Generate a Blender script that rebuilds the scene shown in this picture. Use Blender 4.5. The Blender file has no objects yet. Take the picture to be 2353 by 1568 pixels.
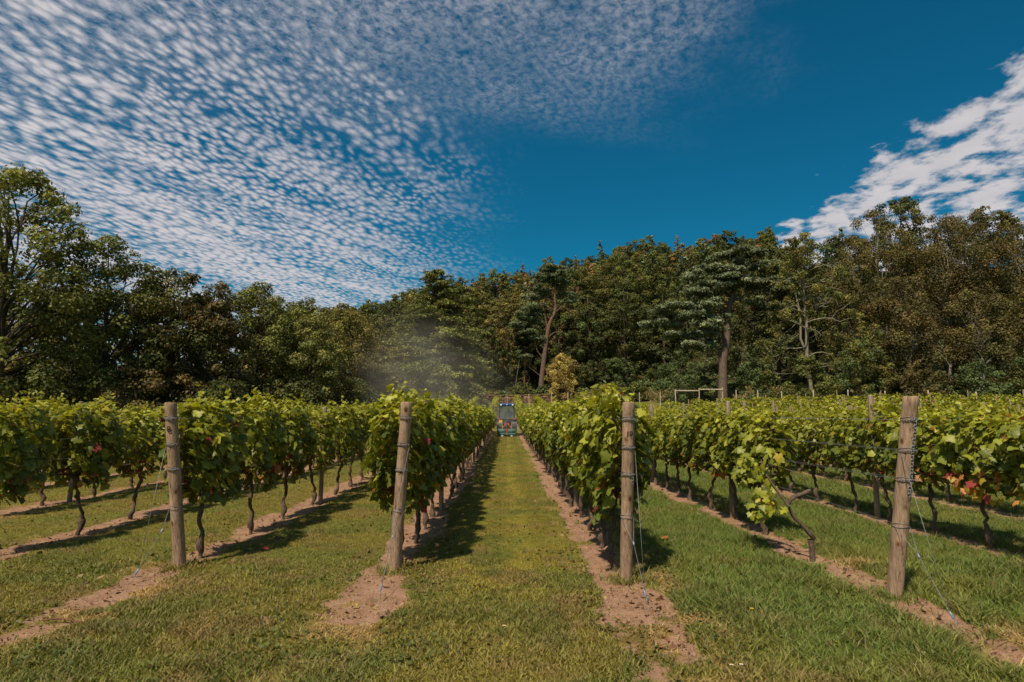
import bpy, math, random
import numpy as np
from mathutils import Matrix, Vector

S = bpy.context.scene
COL = S.collection
R = math.radians

# ------------------------------------------------------------------ camera
cam = bpy.data.cameras.new('camera')
cam.sensor_width = 36.0
cam.lens = 36.0 * 1400.0 / 2353.0
cam.clip_start = 0.05
cam.clip_end = 3000.0
camo = bpy.data.objects.new('camera', cam)
COL.objects.link(camo)
camo.location = (0.0, 0.0, 1.62)
camo.rotation_euler = (R(90.0 + 6.76), 0.0, R(-0.53))
S.camera = camo

# ------------------------------------------------------------------ light
SUN_DIR = Vector((-0.54, -1.0, 1.66)).normalized()      # towards the sun: high, over the left shoulder
SUN_EL = math.asin(SUN_DIR.z)
sun = bpy.data.lights.new('sun', 'SUN')
sun.energy = 3.8
sun.angle = R(2.2)
sun.color = (1.0, 0.88, 0.70)
suno = bpy.data.objects.new('sun', sun)
COL.objects.link(suno)
suno.rotation_euler = (-SUN_DIR).to_track_quat('-Z', 'Y').to_euler()
suno.location = (-8, -6, 19)

S.view_settings.view_transform = 'Standard'
S.view_settings.look = 'None'
S.view_settings.gamma = 1.0
S.view_settings.exposure = 0.5
S.view_settings.use_curve_mapping = False
S.render.engine = 'CYCLES'
S.cycles.max_bounces = 6
S.cycles.diffuse_bounces = 3
S.cycles.glossy_bounces = 2
S.cycles.transmission_bounces = 4
S.cycles.transparent_max_bounces = 6
S.cycles.volume_bounces = 1
S.cycles.volume_step_rate = 0.45
S.cycles.caustics_reflective = False
S.cycles.caustics_refractive = False

# ------------------------------------------------------------------ world: sky with streets of cloud
def build_world():
    w = bpy.data.worlds.new('World')
    S.world = w
    w.use_nodes = True
    nt = w.node_tree
    N, L = nt.nodes, nt.links
    N.clear()
    def nd(t, **k):
        n = N.new(t)
        for a, b in k.items():
            setattr(n, a, b)
        return n
    def val(sock, v):
        if isinstance(v, (int, float)):
            sock.default_value = v
        else:
            L.new(v, sock)
    def m(op, a, b=0.0, c=0.0, clamp=False):
        n = nd('ShaderNodeMath', operation=op, use_clamp=clamp)
        val(n.inputs[0], a); val(n.inputs[1], b); val(n.inputs[2], c)
        return n.outputs[0]
    def smooth(x, a, b):
        n = nd('ShaderNodeMapRange', interpolation_type='SMOOTHSTEP')
        val(n.inputs[0], x); n.inputs[1].default_value = a; n.inputs[2].default_value = b
        return n.outputs[0]
    tc = nd('ShaderNodeTexCoord')
    sep = nd('ShaderNodeSeparateXYZ'); L.new(tc.outputs['Generated'], sep.inputs[0])
    zz = m('ADD', m('MAXIMUM', sep.outputs[2], 0.0), 0.06)
    px = m('DIVIDE', sep.outputs[0], zz)
    py = m('DIVIDE', sep.outputs[1], zz)
    comb = nd('ShaderNodeCombineXYZ'); L.new(px, comb.inputs[0]); L.new(py, comb.inputs[1])
    def noise(vec, scale, detail, rough, dist=0.0):
        n = nd('ShaderNodeTexNoise', noise_dimensions='3D')
        L.new(vec, n.inputs['Vector'])
        n.inputs['Scale'].default_value = scale; n.inputs['Detail'].default_value = detail
        n.inputs['Roughness'].default_value = rough; n.inputs['Distortion'].default_value = dist
        return n.outputs[0]
    def mapping(rot, sx, sy):
        a = nd('ShaderNodeMapping'); L.new(comb.outputs[0], a.inputs[0]); a.inputs['Rotation'].default_value = (0, 0, rot)
        n = nd('ShaderNodeMapping'); L.new(a.outputs[0], n.inputs[0]); n.inputs['Scale'].default_value = (sx, sy, 1)
        return n.outputs[0]
    big = noise(comb.outputs[0], 1.3, 3, 0.5)
    bigger = noise(mapping(0.5, 1, 1), 3.3, 2, 0.5)
    # --- small ripple cells of the left field
    mp = mapping(R(13), 1.0, 0.56)
    dis = nd('ShaderNodeTexNoise'); L.new(mp, dis.inputs['Vector']); dis.inputs['Scale'].default_value = 9.0; dis.inputs['Detail'].default_value = 3.0
    va = nd('ShaderNodeVectorMath', operation='MULTIPLY_ADD'); L.new(dis.outputs['Color'], va.inputs[0]); va.inputs[1].default_value = (0.05, 0.05, 0.0); L.new(mp, va.inputs[2])
    def puff_layer(scale, seed):
        sh = nd('ShaderNodeVectorMath', operation='ADD'); L.new(va.outputs[0], sh.inputs[0]); sh.inputs[1].default_value = (seed, seed * 1.7, 0)
        v = nd('ShaderNodeTexVoronoi', feature='SMOOTH_F1', voronoi_dimensions='2D')
        L.new(sh.outputs[0], v.inputs['Vector']); v.inputs['Scale'].default_value = scale; v.inputs['Smoothness'].default_value = 0.35; v.inputs['Randomness'].default_value = 0.9
        return m('SUBTRACT', 1.0, m('MULTIPLY', v.outputs['Distance'], 1.35))
    wmix = smooth(noise(comb.outputs[0], 1.7, 2, 0.5), 0.40, 0.60)
    puff = m('ADD', m('MULTIPLY', puff_layer(40.0, 0.0), wmix), m('MULTIPLY', puff_layer(30.0, 5.0), m('SUBTRACT', 1.0, wmix)))
    fluff = noise(mp, 60.0, 5, 0.62, 0.2)
    fine = noise(mapping(R(33), 1, .75), 60.0, 5, 0.65, 0.3)
    streak = noise(mapping(R(33), 1.0, 0.2), 6.0, 3, 0.5)
    cell = m('ADD', m('MULTIPLY', puff, 0.62), m('MULTIPLY', fluff, 0.62))
    cell = m('ADD', cell, m('MULTIPLY', m('SUBTRACT', streak, 0.5), 0.85))
    # coverage along x: thick far left, thinning to nothing by the middle
    xw = m('ADD', px, m('MULTIPLY', m('SUBTRACT', big, 0.5), 0.75))
    cov_l = m('SUBTRACT', 1.0, smooth(m('ADD', xw, m('MULTIPLY', m('SUBTRACT', bigger, 0.5), 0.5)), -1.35, 0.22))
    low = smooth(cov_l, 0.0, 0.42)
    thr = m('SUBTRACT', 0.80, m('MULTIPLY', cov_l, 0.24))
    thr = m('SUBTRACT', thr, m('MULTIPLY', smooth(py, 1.3, 2.6), 0.07))
    thr = m('SUBTRACT', thr, m('MULTIPLY', m('SUBTRACT', bigger, 0.5), 0.40))
    a1 = nd('ShaderNodeMapRange', interpolation_type='SMOOTHSTEP')
    L.new(m('SUBTRACT', cell, thr), a1.inputs[0]); a1.inputs[1].default_value = -0.32; a1.inputs[2].default_value = 0.44
    dens_l = m('MULTIPLY', a1.outputs[0], low)
    dens_l = m('MULTIPLY', dens_l, m('ADD', 0.56, m('MULTIPLY', cov_l, 0.50)), clamp=True)
    # --- thin veil overhead, right of the thick field
    veil_m = m('MULTIPLY', m('SUBTRACT', 1.0, smooth(m('ADD', px, m('MULTIPLY', m('SUBTRACT', bigger, .5), .9)), 0.0, 0.72)), m('SUBTRACT', 1.0, smooth(m('ADD', py, m('MULTIPLY', m('SUBTRACT', big, .5), 1.2)), 1.15, 1.95)))
    veil = m('MULTIPLY', m('MULTIPLY', veil_m, smooth(m('ADD', m('MULTIPLY', fine, 0.9), m('MULTIPLY', puff, 0.15)), 0.28, 0.80)), 0.58)
    # --- bank of larger puffs on the right
    mp2 = mapping(R(20), 1.0, 0.8)
    puffs = noise(mp2, 7.6, 7, 0.58, 0.1)
    xr = m('ADD', px, m('MULTIPLY', m('SUBTRACT', bigger, 0.5), 0.30))
    cov_r = m('MULTIPLY', smooth(xr, 1.04, 1.34), m('SUBTRACT', 1.0, m('MULTIPLY', smooth(px, 1.95, 3.2), 0.25)))
    thr2 = m('SUBTRACT', 0.86, m('MULTIPLY', cov_r, 0.425))
    a2 = nd('ShaderNodeMapRange', interpolation_type='SMOOTHSTEP')
    L.new(m('SUBTRACT', puffs, thr2), a2.inputs[0]); a2.inputs[1].default_value = -0.06; a2.inputs[2].default_value = 0.13
    dens_r = m('MULTIPLY', a2.outputs[0], 0.97)
    dens = m('MAXIMUM', m('MAXIMUM', dens_l, veil), dens_r, clamp=True)
    dens = m('MULTIPLY', dens, smooth(sep.outputs[2], 0.0, 0.07))
    # --- clear sky
    sky = nd('ShaderNodeTexSky', sky_type='NISHITA')
    sky.sun_disc = False
    sky.sun_elevation = SUN_EL
    sky.sun_rotation = math.atan2(SUN_DIR.x, SUN_DIR.y)
    sky.altitude = 100.0
    sky.air_density = 1.0; sky.dust_density = 0.9; sky.ozone_density = 2.5
    tint = nd('ShaderNodeMix', data_type='RGBA', blend_type='MULTIPLY')
    tint.inputs[0].default_value = 1.0
    L.new(sky.outputs[0], tint.inputs[6]); tint.inputs[7].default_value = (0.03, 0.39, 0.46, 1)
    shade = noise(mp2, 9.0, 3, 0.5)
    cc = nd('ShaderNodeMix', data_type='RGBA')
    L.new(shade, cc.inputs[0])
    cc.inputs[6].default_value = (3.5, 3.4, 3.6, 1); cc.inputs[7].default_value = (5.0, 4.75, 4.85, 1)
    mix = nd('ShaderNodeMix', data_type='RGBA')
    L.new(dens, mix.inputs[0]); L.new(tint.outputs[2], mix.inputs[6]); L.new(cc.outputs[2], mix.inputs[7])
    bg = nd('ShaderNodeBackground'); bg.inputs[1].default_value = 0.1
    L.new(mix.outputs[2], bg.inputs[0])
    out = nd('ShaderNodeOutputWorld'); L.new(bg.outputs[0], out.inputs[0])
build_world()

# ------------------------------------------------------------------ helpers
rng = np.random.default_rng(11)

def link(o, parent=None):
    COL.objects.link(o)
    if parent is not None:
        o.parent = parent
    return o

def tag(o, label=None, cat=None, group=None, kind=None):
    if label: o['label'] = label
    if cat: o['category'] = cat
    if group: o['group'] = group
    if kind: o['kind'] = kind
    return o

def empty(name, loc, label, cat, group=None):
    o = bpy.data.objects.new(name, None)
    o.location = loc
    o.empty_display_size = 0.2
    link(o)
    return tag(o, label, cat, group)

def nmesh(name, V, F, mat=None, col=None, smooth=False, attrs=None):
    """mesh from numpy arrays; F is a list of (n,k) index arrays"""
    V = np.asarray(V, np.float32)
    if not isinstance(F, (list, tuple)): F = [F]
    F = [np.asarray(f, np.int32) for f in F if len(f)]
    me = bpy.data.meshes.new(name)
    me.vertices.add(len(V)); me.vertices.foreach_set('co', V.ravel())
    li = np.concatenate([f.ravel() for f in F])
    tot = np.concatenate([np.full(len(f), f.shape[1], np.int32) for f in F])
    st = np.concatenate([[0], np.cumsum(tot)[:-1]]).astype(np.int32)
    me.loops.add(len(li)); me.loops.foreach_set('vertex_index', li)
    me.polygons.add(len(tot)); me.polygons.foreach_set('loop_start', st)
    if smooth: me.polygons.foreach_set('use_smooth', np.ones(len(tot), bool))
    me.update(calc_edges=True)
    if col is not None:
        c = np.ones((len(V), 4), np.float32); c[:, :3] = np.clip(col, 0, 1)
        a = me.attributes.new('col', 'FLOAT_COLOR', 'POINT'); a.data.foreach_set('color', c.ravel())
    for k, v in (attrs or {}).items():
        a = me.attributes.new(k, 'FLOAT', 'POINT'); a.data.foreach_set('value', np.asarray(v, np.float32).ravel())
    if mat: me.materials.append(mat)
    return me

def obj(name, me, parent=None, loc=None):
    o = bpy.data.objects.new(name, me)
    if loc is not None: o.location = loc
    return link(o, parent)

def norm(v):
    return v / np.maximum(np.linalg.norm(v, axis=-1, keepdims=True), 1e-9)

class MB:
    """collects polygons for one part"""
    def __init__(s): s.v = []; s.f = []
    def add(s, V, F):
        b = len(s.v); s.v += [tuple(map(float, q)) for q in V]; s.f += [tuple(int(i) + b for i in f) for f in F]; return s
    def box(s, c, size, bev=0.0, rz=0.0):
        cx, cy, cz = c; a, b, d = [q / 2 for q in size]
        if bev <= 0:
            V = [(x, y, z) for z in (-d, d) for y in (-b, b) for x in (-a, a)]
            F = [(0, 2, 3, 1), (4, 5, 7, 6), (0, 1, 5, 4), (2, 6, 7, 3), (0, 4, 6, 2), (1, 3, 7, 5)]
        else:
            e = bev; V = []; F = []
            ring = lambda z, i: [(-a + i, -b, z), (a - i, -b, z), (a, -b + i, z), (a, b - i, z), (a - i, b, z), (-a + i, b, z), (-a, b - i, z), (-a, -b + i, z)]
            sc = lambda r, k: [(x * (a - k) / a, y * (b - k) / b, z) for x, y, z in r]
            rows = [sc(ring(-d, e), e), ring(-d + e, e), ring(d - e, e), sc(ring(d, e), e)]
            for r in rows: V += r
            for k in range(3):
                for i in range(8):
                    j = (i + 1) % 8
                    F.append((k * 8 + i, k * 8 + j, k * 8 + 8 + j, k * 8 + 8 + i))
            F.append(tuple(reversed(range(8)))); F.append(tuple(range(24, 32)))
        ca, sa = math.cos(rz), math.sin(rz)
        V = [(cx + x * ca - y * sa, cy + x * sa + y * ca, cz + z) for x, y, z in V]
        return s.add(V, F)
    def tube(s, pts, rad, n=8, cap=True):
        V, F = tube(pts, rad, n)
        m_ = len(pts)
        s.add(V, [tuple(f) for f in F] + ([tuple(reversed(range(n))), tuple(range((m_ - 1) * n, m_ * n))] if cap else []))
        return s
    def lathe(s, prof, n=24, axis='x', c=(0, 0, 0)):
        V = []; F = []
        for (r, t) in prof:
            for i in range(n):
                a = 2 * math.pi * i / n
                p = (t, r * math.cos(a), r * math.sin(a)) if axis == 'x' else ((r * math.cos(a), r * math.sin(a), t) if axis == 'z' else (r * math.cos(a), t, r * math.sin(a)))
                V.append((p[0] + c[0], p[1] + c[1], p[2] + c[2]))
        for k in range(len(prof) - 1):
            for i in range(n):
                j = (i + 1) % n
                F.append((k * n + i, k * n + j, (k + 1) * n + j, (k + 1) * n + i))
        if prof[0][0] > 1e-6: F.append(tuple(reversed(range(n))))
        if prof[-1][0] > 1e-6: F.append(tuple(range((len(prof) - 1) * n, len(prof) * n)))
        return s.add(V, F)
    def build(s, name, mat, parent=None, smooth=False, loc=None):
        me = bpy.data.meshes.new(name); me.from_pydata(s.v, [], s.f)
        if smooth: me.polygons.foreach_set('use_smooth', np.ones(len(me.polygons), bool))
        me.update(); me.materials.append(mat)
        return obj(name, me, parent, loc)

def tube(pts, rad, n=8):
    pts = np.asarray(pts, float); m_ = len(pts)
    rad = np.broadcast_to(np.asarray(rad, float), (m_,))
    T = norm(np.gradient(pts, axis=0))
    ref = np.array([0.0, 0.0, 1.0]) if abs(T[:, 2]).mean() < 0.8 else np.array([1.0, 0.0, 0.0])
    X = norm(np.cross(T, ref)); Y = np.cross(T, X)
    a = np.linspace(0, 2 * np.pi, n, endpoint=False)
    V = pts[:, None] + rad[:, None, None] * (np.cos(a)[None, :, None] * X[:, None] + np.sin(a)[None, :, None] * Y[:, None])
    i = np.arange(m_ - 1)[:, None] * n; j = np.arange(n)[None]; k = (j + 1) % n
    F = np.stack([i + j, i + k, i + n + k, i + n + j], -1).reshape(-1, 4)
    return V.reshape(-1, 3), F

class Acc:
    """collects numpy pieces (vertices, quads/tris, colours)"""
    def __init__(s): s.V = []; s.F = {}; s.C = []; s.n = 0
    def add(s, V, F, c=None):
        F = np.asarray(F); s.F.setdefault(F.shape[1], []).append(F + s.n)
        s.V.append(V); s.n += len(V)
        if c is not None: s.C.append(np.broadcast_to(np.asarray(c, float), (len(V), 3)))
    def tube(s, pts, rad, n=6, c=None):
        V, F = tube(pts, rad, n); s.add(V, F, c)
    def mesh(s, name, mat, smooth=True):
        return nmesh(name, np.concatenate(s.V), [np.concatenate(f) for f in s.F.values()], mat, np.concatenate(s.C) if s.C else None, smooth)

_lat = np.random.default_rng(5).random((256, 256))
def vnoise(x, y, s=1.0, o=0):
    x = np.asarray(x, float) * s + 37.3 * o; y = np.asarray(y, float) * s + 91.7 * o
    xi = np.floor(x).astype(int); yi = np.floor(y).astype(int)
    fx = x - xi; fy = y - yi; fx = fx * fx * (3 - 2 * fx); fy = fy * fy * (3 - 2 * fy)
    g = lambda a, b: _lat[a % 256, b % 256]
    return (g(xi, yi) * (1 - fx) + g(xi + 1, yi) * fx) * (1 - fy) + (g(xi, yi + 1) * (1 - fx) + g(xi + 1, yi + 1) * fx) * fy
def fbm(x, y, s=1.0, o=0, n=4):
    v = 0; a = 0.5; t = 0
    for k in range(n):
        v = v + a * vnoise(x, y, s * 2 ** k, o + k); t += a; a *= 0.5
    return v / t
def sstep(x, a, b):
    t = np.clip((np.asarray(x, float) - a) / (b - a), 0, 1); return t * t * (3 - 2 * t)

# ------------------------------------------------------------------ layout
ROW0, ROWS = -1.16, 2.34
def row_x(k): return ROW0 + ROWS * k
def post_y(x): return 6.42 - 0.155 * x - 0.012 * np.clip(x, -9, 9) ** 2 - 0.35 * np.clip(np.abs(x) - 9, 0, None) * np.sign(x) * 0.5
WALL_X = [-60, -10, 5, 14, 25, 35, 50, 90]
WALL_Y = [96, 89, 86, 82, 74, 64.5, 56, 40]
def wall_y(x): return np.interp(x, WALL_X, WALL_Y)
def ground_z(x, y):
    x = np.asarray(x, float); y = np.asarray(y, float)
    y0 = 42 - 0.8 * np.clip(x, 0, 30)
    r = np.clip(y - y0, 0, 60); z = 0.07 * r * r / (r + 5)
    dw = y - wall_y(x)
    z = z + 1.35 * sstep(dw, -0.3, 1.2)
    sl = 0.12 + 0.195 * sstep(x, -90, 25)
    d = np.clip(dw - 4, 0, 135)
    z = z + sl * d * d / (d + 12)
    return z

def soil_mask(x, y):
    """1 on the bare earth kept open under each row of vines"""
    k = np.round((x - ROW0) / ROWS); xr = row_x(k)
    jig = (fbm(x * 0.6, y, 0.9, 3) - 0.5) * 0.40 + (fbm(x, y, 4.5, 9, 3) - 0.5) * 0.40 + (fbm(x, y, 13.0, 19, 2) - 0.5) * 0.28
    half = 0.235 + (fbm(y, k * 7.7, 0.55, 17) - 0.5) * 0.22 - 0.05 * (xr > 2.5)
    d = np.abs(x - xr + 0.06 + jig * 0.5) - half
    yp = post_y(xr)
    end = sstep(y + jig * 3.4 + (fbm(x, y, 3.3, 43) - .5) * 2.4, yp - 2.6, yp - 0.7)
    m_ = (1 - sstep(d, -0.05, 0.08)) * end
    patch = np.maximum(sstep(fbm(x, y, 2.6, 31), 0.62, 0.72), 0.6 * sstep(fbm(x, y, 6.5, 37), 0.63, 0.70)) * (d < 0.12)
    m_ = m_ * (1 - 0.8 * patch * sstep(np.abs(y - yp + .4), 0.3, 0.9))
    far = (y < 46) & (np.abs(x) < 70)
    return np.where(far, m_, 0.0)
def straw_mask(x, y):
    k = np.round((x - ROW0) / ROWS); xr = row_x(k); yp = post_y(xr)
    side = 1 - sstep(np.abs(x - xr + (fbm(x, y, 1.1, 41) - .5) * 0.5), 0.15, 0.45)
    ends = sstep(y, yp - 2.9, yp - 1.7) * (1 - sstep(y, yp - 0.9, yp - 0.3))
    s_ = side * ends * sstep(fbm(x, y, 3.4, 47), 0.42, 0.60) * 0.8
    edge = (1 - sstep(np.abs(x - xr), 0.3, 0.62)) * sstep(fbm(x, y, 1.9, 53), 0.52, 0.68) * 0.6 * (y > yp - .6)
    return np.clip(s_ + edge, 0, 1)
def grass_colour(x, y, r_):
    """albedo of the sward: dull olive at the left, yellow green on the mown path, lush at the right"""
    x = np.asarray(x, float)
    lush = np.array([0.075, 0.103, 0.023]); olive = np.array([0.124, 0.112, 0.026]); yel = np.array([0.152, 0.134, 0.025]); straw = np.array([0.27, 0.18, 0.085])
    t = sstep(x + (fbm(x, y, 0.5, 61) - .5) * 3.0 - 0.12 * (6 - np.clip(y, 0, 6)), 0.1, 1.9)[..., None]
    base = olive * (1 - t) + lush * t
    path = ((1 - sstep(np.abs(x - 0.08), 0.45, 0.8)) * sstep(y, 4.0, 6.5))[..., None] * 0.85
    base = base * (1 - path) + yel * path
    aisle = (1 - sstep(np.abs(x - 0.01), 0.85, 1.05)) * sstep(y, 4.5, 8.0)
    base = base * (1 + aisle * (0.16 * np.cos((x - 0.16) * 9.5) - 0.05))[..., None]
    g = sstep(fbm(x, y, 1.25, 67), 0.42, 0.66)[..., None] * 0.55
    base = base * (1 - g) + lush * g
    d = sstep(fbm(x, y, 0.9, 71), 0.52, 0.75)[..., None] * 0.4
    base = base * (1 - d) + (olive * 0.6 + yel * 0.5) * d
    th = sstep(fbm(x, y, 3.1, 97), 0.55, 0.68)[..., None] * 0.55 * (1 - 0.5 * t)
    base = base * (1 - th) + np.array([0.135, 0.092, 0.045]) * th
    dk = sstep(fbm(x, y, 2.0, 101), 0.56, 0.70)[..., None] * 0.55
    base = base * (1 - dk) + np.array([0.058, 0.078, 0.018]) * dk
    s_ = straw_mask(x, y)[..., None] * 0.9
    base = base * (1 - s_) + straw * s_
    return base * np.array([1.68, 1.58, 1.45]) * (0.66 + 0.68 * r_[..., None])

# ------------------------------------------------------------------ materials
def mat(name):
    m_ = bpy.data.materials.new(name); m_.use_nodes = True
    nt = m_.node_tree; return m_, nt, nt.nodes['Principled BSDF'], nt.nodes['Material Output']
def N_(nt, t, **k):
    n = nt.nodes.new(t)
    for a, b in k.items(): setattr(n, a, b)
    return n
def tex_noise(nt, vec, scale, detail=4, rough=0.55):
    n = N_(nt, 'ShaderNodeTexNoise'); nt.links.new(vec, n.inputs['Vector'])
    n.inputs['Scale'].default_value = scale; n.inputs['Detail'].default_value = detail; n.inputs['Roughness'].default_value = rough
    return n.outputs[0]
def ramp(nt, fac, stops):
    n = N_(nt, 'ShaderNodeValToRGB'); nt.links.new(fac, n.inputs[0]); e = n.color_ramp.elements
    while len(e) > 1: e.remove(e[-1])
    e[0].position = stops[0][0]; e[0].color = (*stops[0][1], 1)
    for p, c in stops[1:]:
        q = e.new(p); q.color = (*c, 1)
    return n.outputs[0]
def mixc(nt, f, a, b, mode='MIX'):
    n = N_(nt, 'ShaderNodeMix', data_type='RGBA', blend_type=mode)
    for s, v in ((0, f), (6, a), (7, b)):
        if hasattr(v, 'is_output'): nt.links.new(v, n.inputs[s])
        elif isinstance(v, (int, float)): n.inputs[s].default_value = v
        else: n.inputs[s].default_value = (*v, 1)
    return n.outputs[2]
def bump(nt, h, strength, dist, to):
    n = N_(nt, 'ShaderNodeBump'); nt.links.new(h, n.inputs['Height'])
    n.inputs['Strength'].default_value = strength; n.inputs['Distance'].default_value = dist
    nt.links.new(n.outputs[0], to.inputs['Normal'])
def coords(nt, kind='Object', scale=None):
    t = N_(nt, 'ShaderNodeTexCoord').outputs[kind]
    if scale:
        mp = N_(nt, 'ShaderNodeMapping'); nt.links.new(t, mp.inputs[0]); mp.inputs['Scale'].default_value = scale; t = mp.outputs[0]
    return t

def leaf_mat(name, trans=0.35, rough=0.5, spec=0.35, vary=0.25, sat=1.0):
    m_, nt, p, out = mat(name); L = nt.links
    at_ = N_(nt, 'ShaderNodeAttribute', attribute_name='col')
    oi = N_(nt, 'ShaderNodeObjectInfo')
    mr = N_(nt, 'ShaderNodeMapRange'); L.new(oi.outputs['Random'], mr.inputs[0])
    mr.inputs[3].default_value = 1 - vary; mr.inputs[4].default_value = 1 + vary
    vm = N_(nt, 'ShaderNodeVectorMath', operation='SCALE'); L.new(at_.outputs['Color'], vm.inputs[0]); L.new(mr.outputs[0], vm.inputs['Scale'])
    L.new(vm.outputs[0], p.inputs['Base Color'])
    p.inputs['Roughness'].default_value = rough; p.inputs['Specular IOR Level'].default_value = spec
    tr = N_(nt, 'ShaderNodeBsdfTranslucent')
    warm = mixc(nt, 1.0, vm.outputs[0], (1.25, 1.15, 0.55), 'MULTIPLY'); L.new(warm, tr.inputs[0])
    mx = N_(nt, 'ShaderNodeMixShader'); mx.inputs[0].default_value = trans
    L.new(p.outputs[0], mx.inputs[1]); L.new(tr.outputs[0], mx.inputs[2]); L.new(mx.outputs[0], out.inputs[0])
    return m_

def bark_mat(name, a, b, scale=(9, 9, 2.2), bmp=0.7, dist=0.02):
    m_, nt, p, out = mat(name)
    c = coords(nt, 'Object', scale)
    n1 = tex_noise(nt, c, 3.0, 6, 0.65)
    nt.links.new(ramp(nt, n1, [(0.3, a), (0.7, b)]), p.inputs['Base Color'])
    p.inputs['Roughness'].default_value = 0.9; p.inputs['Specular IOR Level'].default_value = 0.15
    bump(nt, n1, bmp, dist, p)
    return m_

def plain(name, c, rough=0.5, metal=0.0, spec=0.5, vary=0.12, scale=9.0):
    m_, nt, p, out = mat(name)
    n1 = tex_noise(nt, coords(nt), scale, 5, 0.6)
    a = tuple(q * (1 - vary) for q in c); b = tuple(min(1, q * (1 + vary)) for q in c)
    nt.links.new(ramp(nt, n1, [(0.3, a), (0.7, b)]), p.inputs['Base Color'])
    p.inputs['Roughness'].default_value = rough; p.inputs['Metallic'].default_value = metal; p.inputs['Specular IOR Level'].default_value = spec
    return m_

def ground_material():
    m_, nt, p, out = mat('ground'); L = nt.links
    pos = N_(nt, 'ShaderNodeNewGeometry').outputs['Position']
    col = N_(nt, 'ShaderNodeAttribute', attribute_name='col').outputs['Color']
    soil = N_(nt, 'ShaderNodeAttribute', attribute_name='soil').outputs['Fac']
    fine = tex_noise(nt, pos, 38.0, 6, 0.7)
    mid = tex_noise(nt, pos, 7.0, 5, 0.6)
    turf = mixc(nt, 1.0, col, ramp(nt, fine, [(0.25, (0.45, 0.45, 0.45)), (0.55, (0.95, 0.95, 0.9)), (0.8, (1.5, 1.45, 1.3))]), 'MULTIPLY')
    turf = mixc(nt, 0.7, turf, ramp(nt, mid, [(0.3, (0.6, 0.66, 0.6)), (0.7, (1.35, 1.25, 1.1))]), 'MULTIPLY')
    grit = tex_noise(nt, pos, 70.0, 5, 0.7)
    earth = ramp(nt, mid, [(0.25, (0.225, 0.126, 0.078)), (0.5, (0.340, 0.200, 0.128)), (0.75, (0.425, 0.268, 0.180))])
    earth = mixc(nt, 0.8, earth, ramp(nt, grit, [(0.3, (0.6, 0.58, 0.56)), (0.6, (1.05, 1.03, 1.0)), (0.8, (1.35, 1.3, 1.25))]), 'MULTIPLY')
    e1 = N_(nt, 'ShaderNodeMath', operation='MULTIPLY_ADD'); L.new(fine, e1.inputs[0]); e1.inputs[1].default_value = 0.5; e1.inputs[2].default_value = -0.25
    e2 = N_(nt, 'ShaderNodeMath', operation='ADD'); L.new(soil, e2.inputs[0]); L.new(e1.outputs[0], e2.inputs[1])
    mr = N_(nt, 'ShaderNodeMapRange', interpolation_type='SMOOTHSTEP'); L.new(e2.outputs[0], mr.inputs[0]); mr.inputs[1].default_value = 0.32; mr.inputs[2].default_value = 0.62
    L.new(mixc(nt, mr.outputs[0], turf, earth), p.inputs['Base Color'])
    p.inputs['Roughness'].default_value = 0.95; p.inputs['Specular IOR Level'].default_value = 0.1
    hsum = N_(nt, 'ShaderNodeMath', operation='ADD'); L.new(fine, hsum.inputs[0]); L.new(grit, hsum.inputs[1])
    bump(nt, hsum.outputs[0], 0.7, 0.02, p)
    return m_

def wood_material(name, dark, light, red=0.0):
    m_, nt, p, out = mat(name); L = nt.links
    c = coords(nt, 'Object', (26, 26, 1.6))
    g = tex_noise(nt, c, 2.0, 6, 0.6)
    c2 = coords(nt, 'Object', (70, 70, 2.5)); cr = tex_noise(nt, c2, 1.4, 4, 0.6)
    base = ramp(nt, g, [(0.3, dark), (0.55, tuple((a + b) / 2 for a, b in zip(dark, light))), (0.75, light)])
    stain = tex_noise(nt, coords(nt, 'Object', (3, 3, 1.5)), 2.0, 4, 0.6)
    base = mixc(nt, 0.75, base, ramp(nt, stain, [(0.3, (0.55, 0.52, 0.47)), (0.7, (1.25, 1.18, 1.1))]), 'MULTIPLY')
    crack = ramp(nt, cr, [(0.33, (0.30, 0.25, 0.22)), (0.42, (1, 1, 1))])
    base = mixc(nt, 1.0, base, crack, 'MULTIPLY')
    vo = N_(nt, 'ShaderNodeTexVoronoi'); L.new(coords(nt, 'Object', (9, 9, 5.5)), vo.inputs['Vector']); vo.inputs['Scale'].default_value = 1.0
    kn = ramp(nt, vo.outputs['Distance'], [(0.10, (0.30, 0.18, 0.13)), (0.16, (0.75, 0.62, 0.52)), (0.24, (1, 1, 1))])
    base = mixc(nt, 1.0, base, kn, 'MULTIPLY')
    L.new(base, p.inputs['Base Color']); p.inputs['Roughness'].default_value = 0.85; p.inputs['Specular IOR Level'].default_value = 0.2
    bump(nt, cr, 0.5, 0.004, p)
    return m_

M = {}
M['ground'] = ground_material()
M['grass'] = leaf_mat('grass_blades', 0.25, 0.6, 0.25, 0.0)
M['vine_leaf'] = leaf_mat('vine_leaf', 0.40, 0.45, 0.40, 0.10)
M['tree_leaf'] = leaf_mat('tree_leaf', 0.22, 0.6, 0.25, 0.12)
M['hill_leaf'] = leaf_mat('hill_leaf', 0.2, 0.65, 0.2, 0.32)
M['needle'] = leaf_mat('needle', 0.10, 0.6, 0.25, 0.06)
M['vine_bark'] = bark_mat('vine_bark', (0.035, 0.022, 0.015), (0.24, 0.165, 0.120), (34, 34, 6), 1.0, 0.02)
M['bark'] = bark_mat('grey_bark', (0.03, 0.025, 0.018), (0.11, 0.085, 0.06))
M['bark_red'] = bark_mat('pine_bark', (0.085, 0.042, 0.026), (0.26, 0.125, 0.075), (3, 3, 0.9), 1.0, 0.06)
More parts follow.
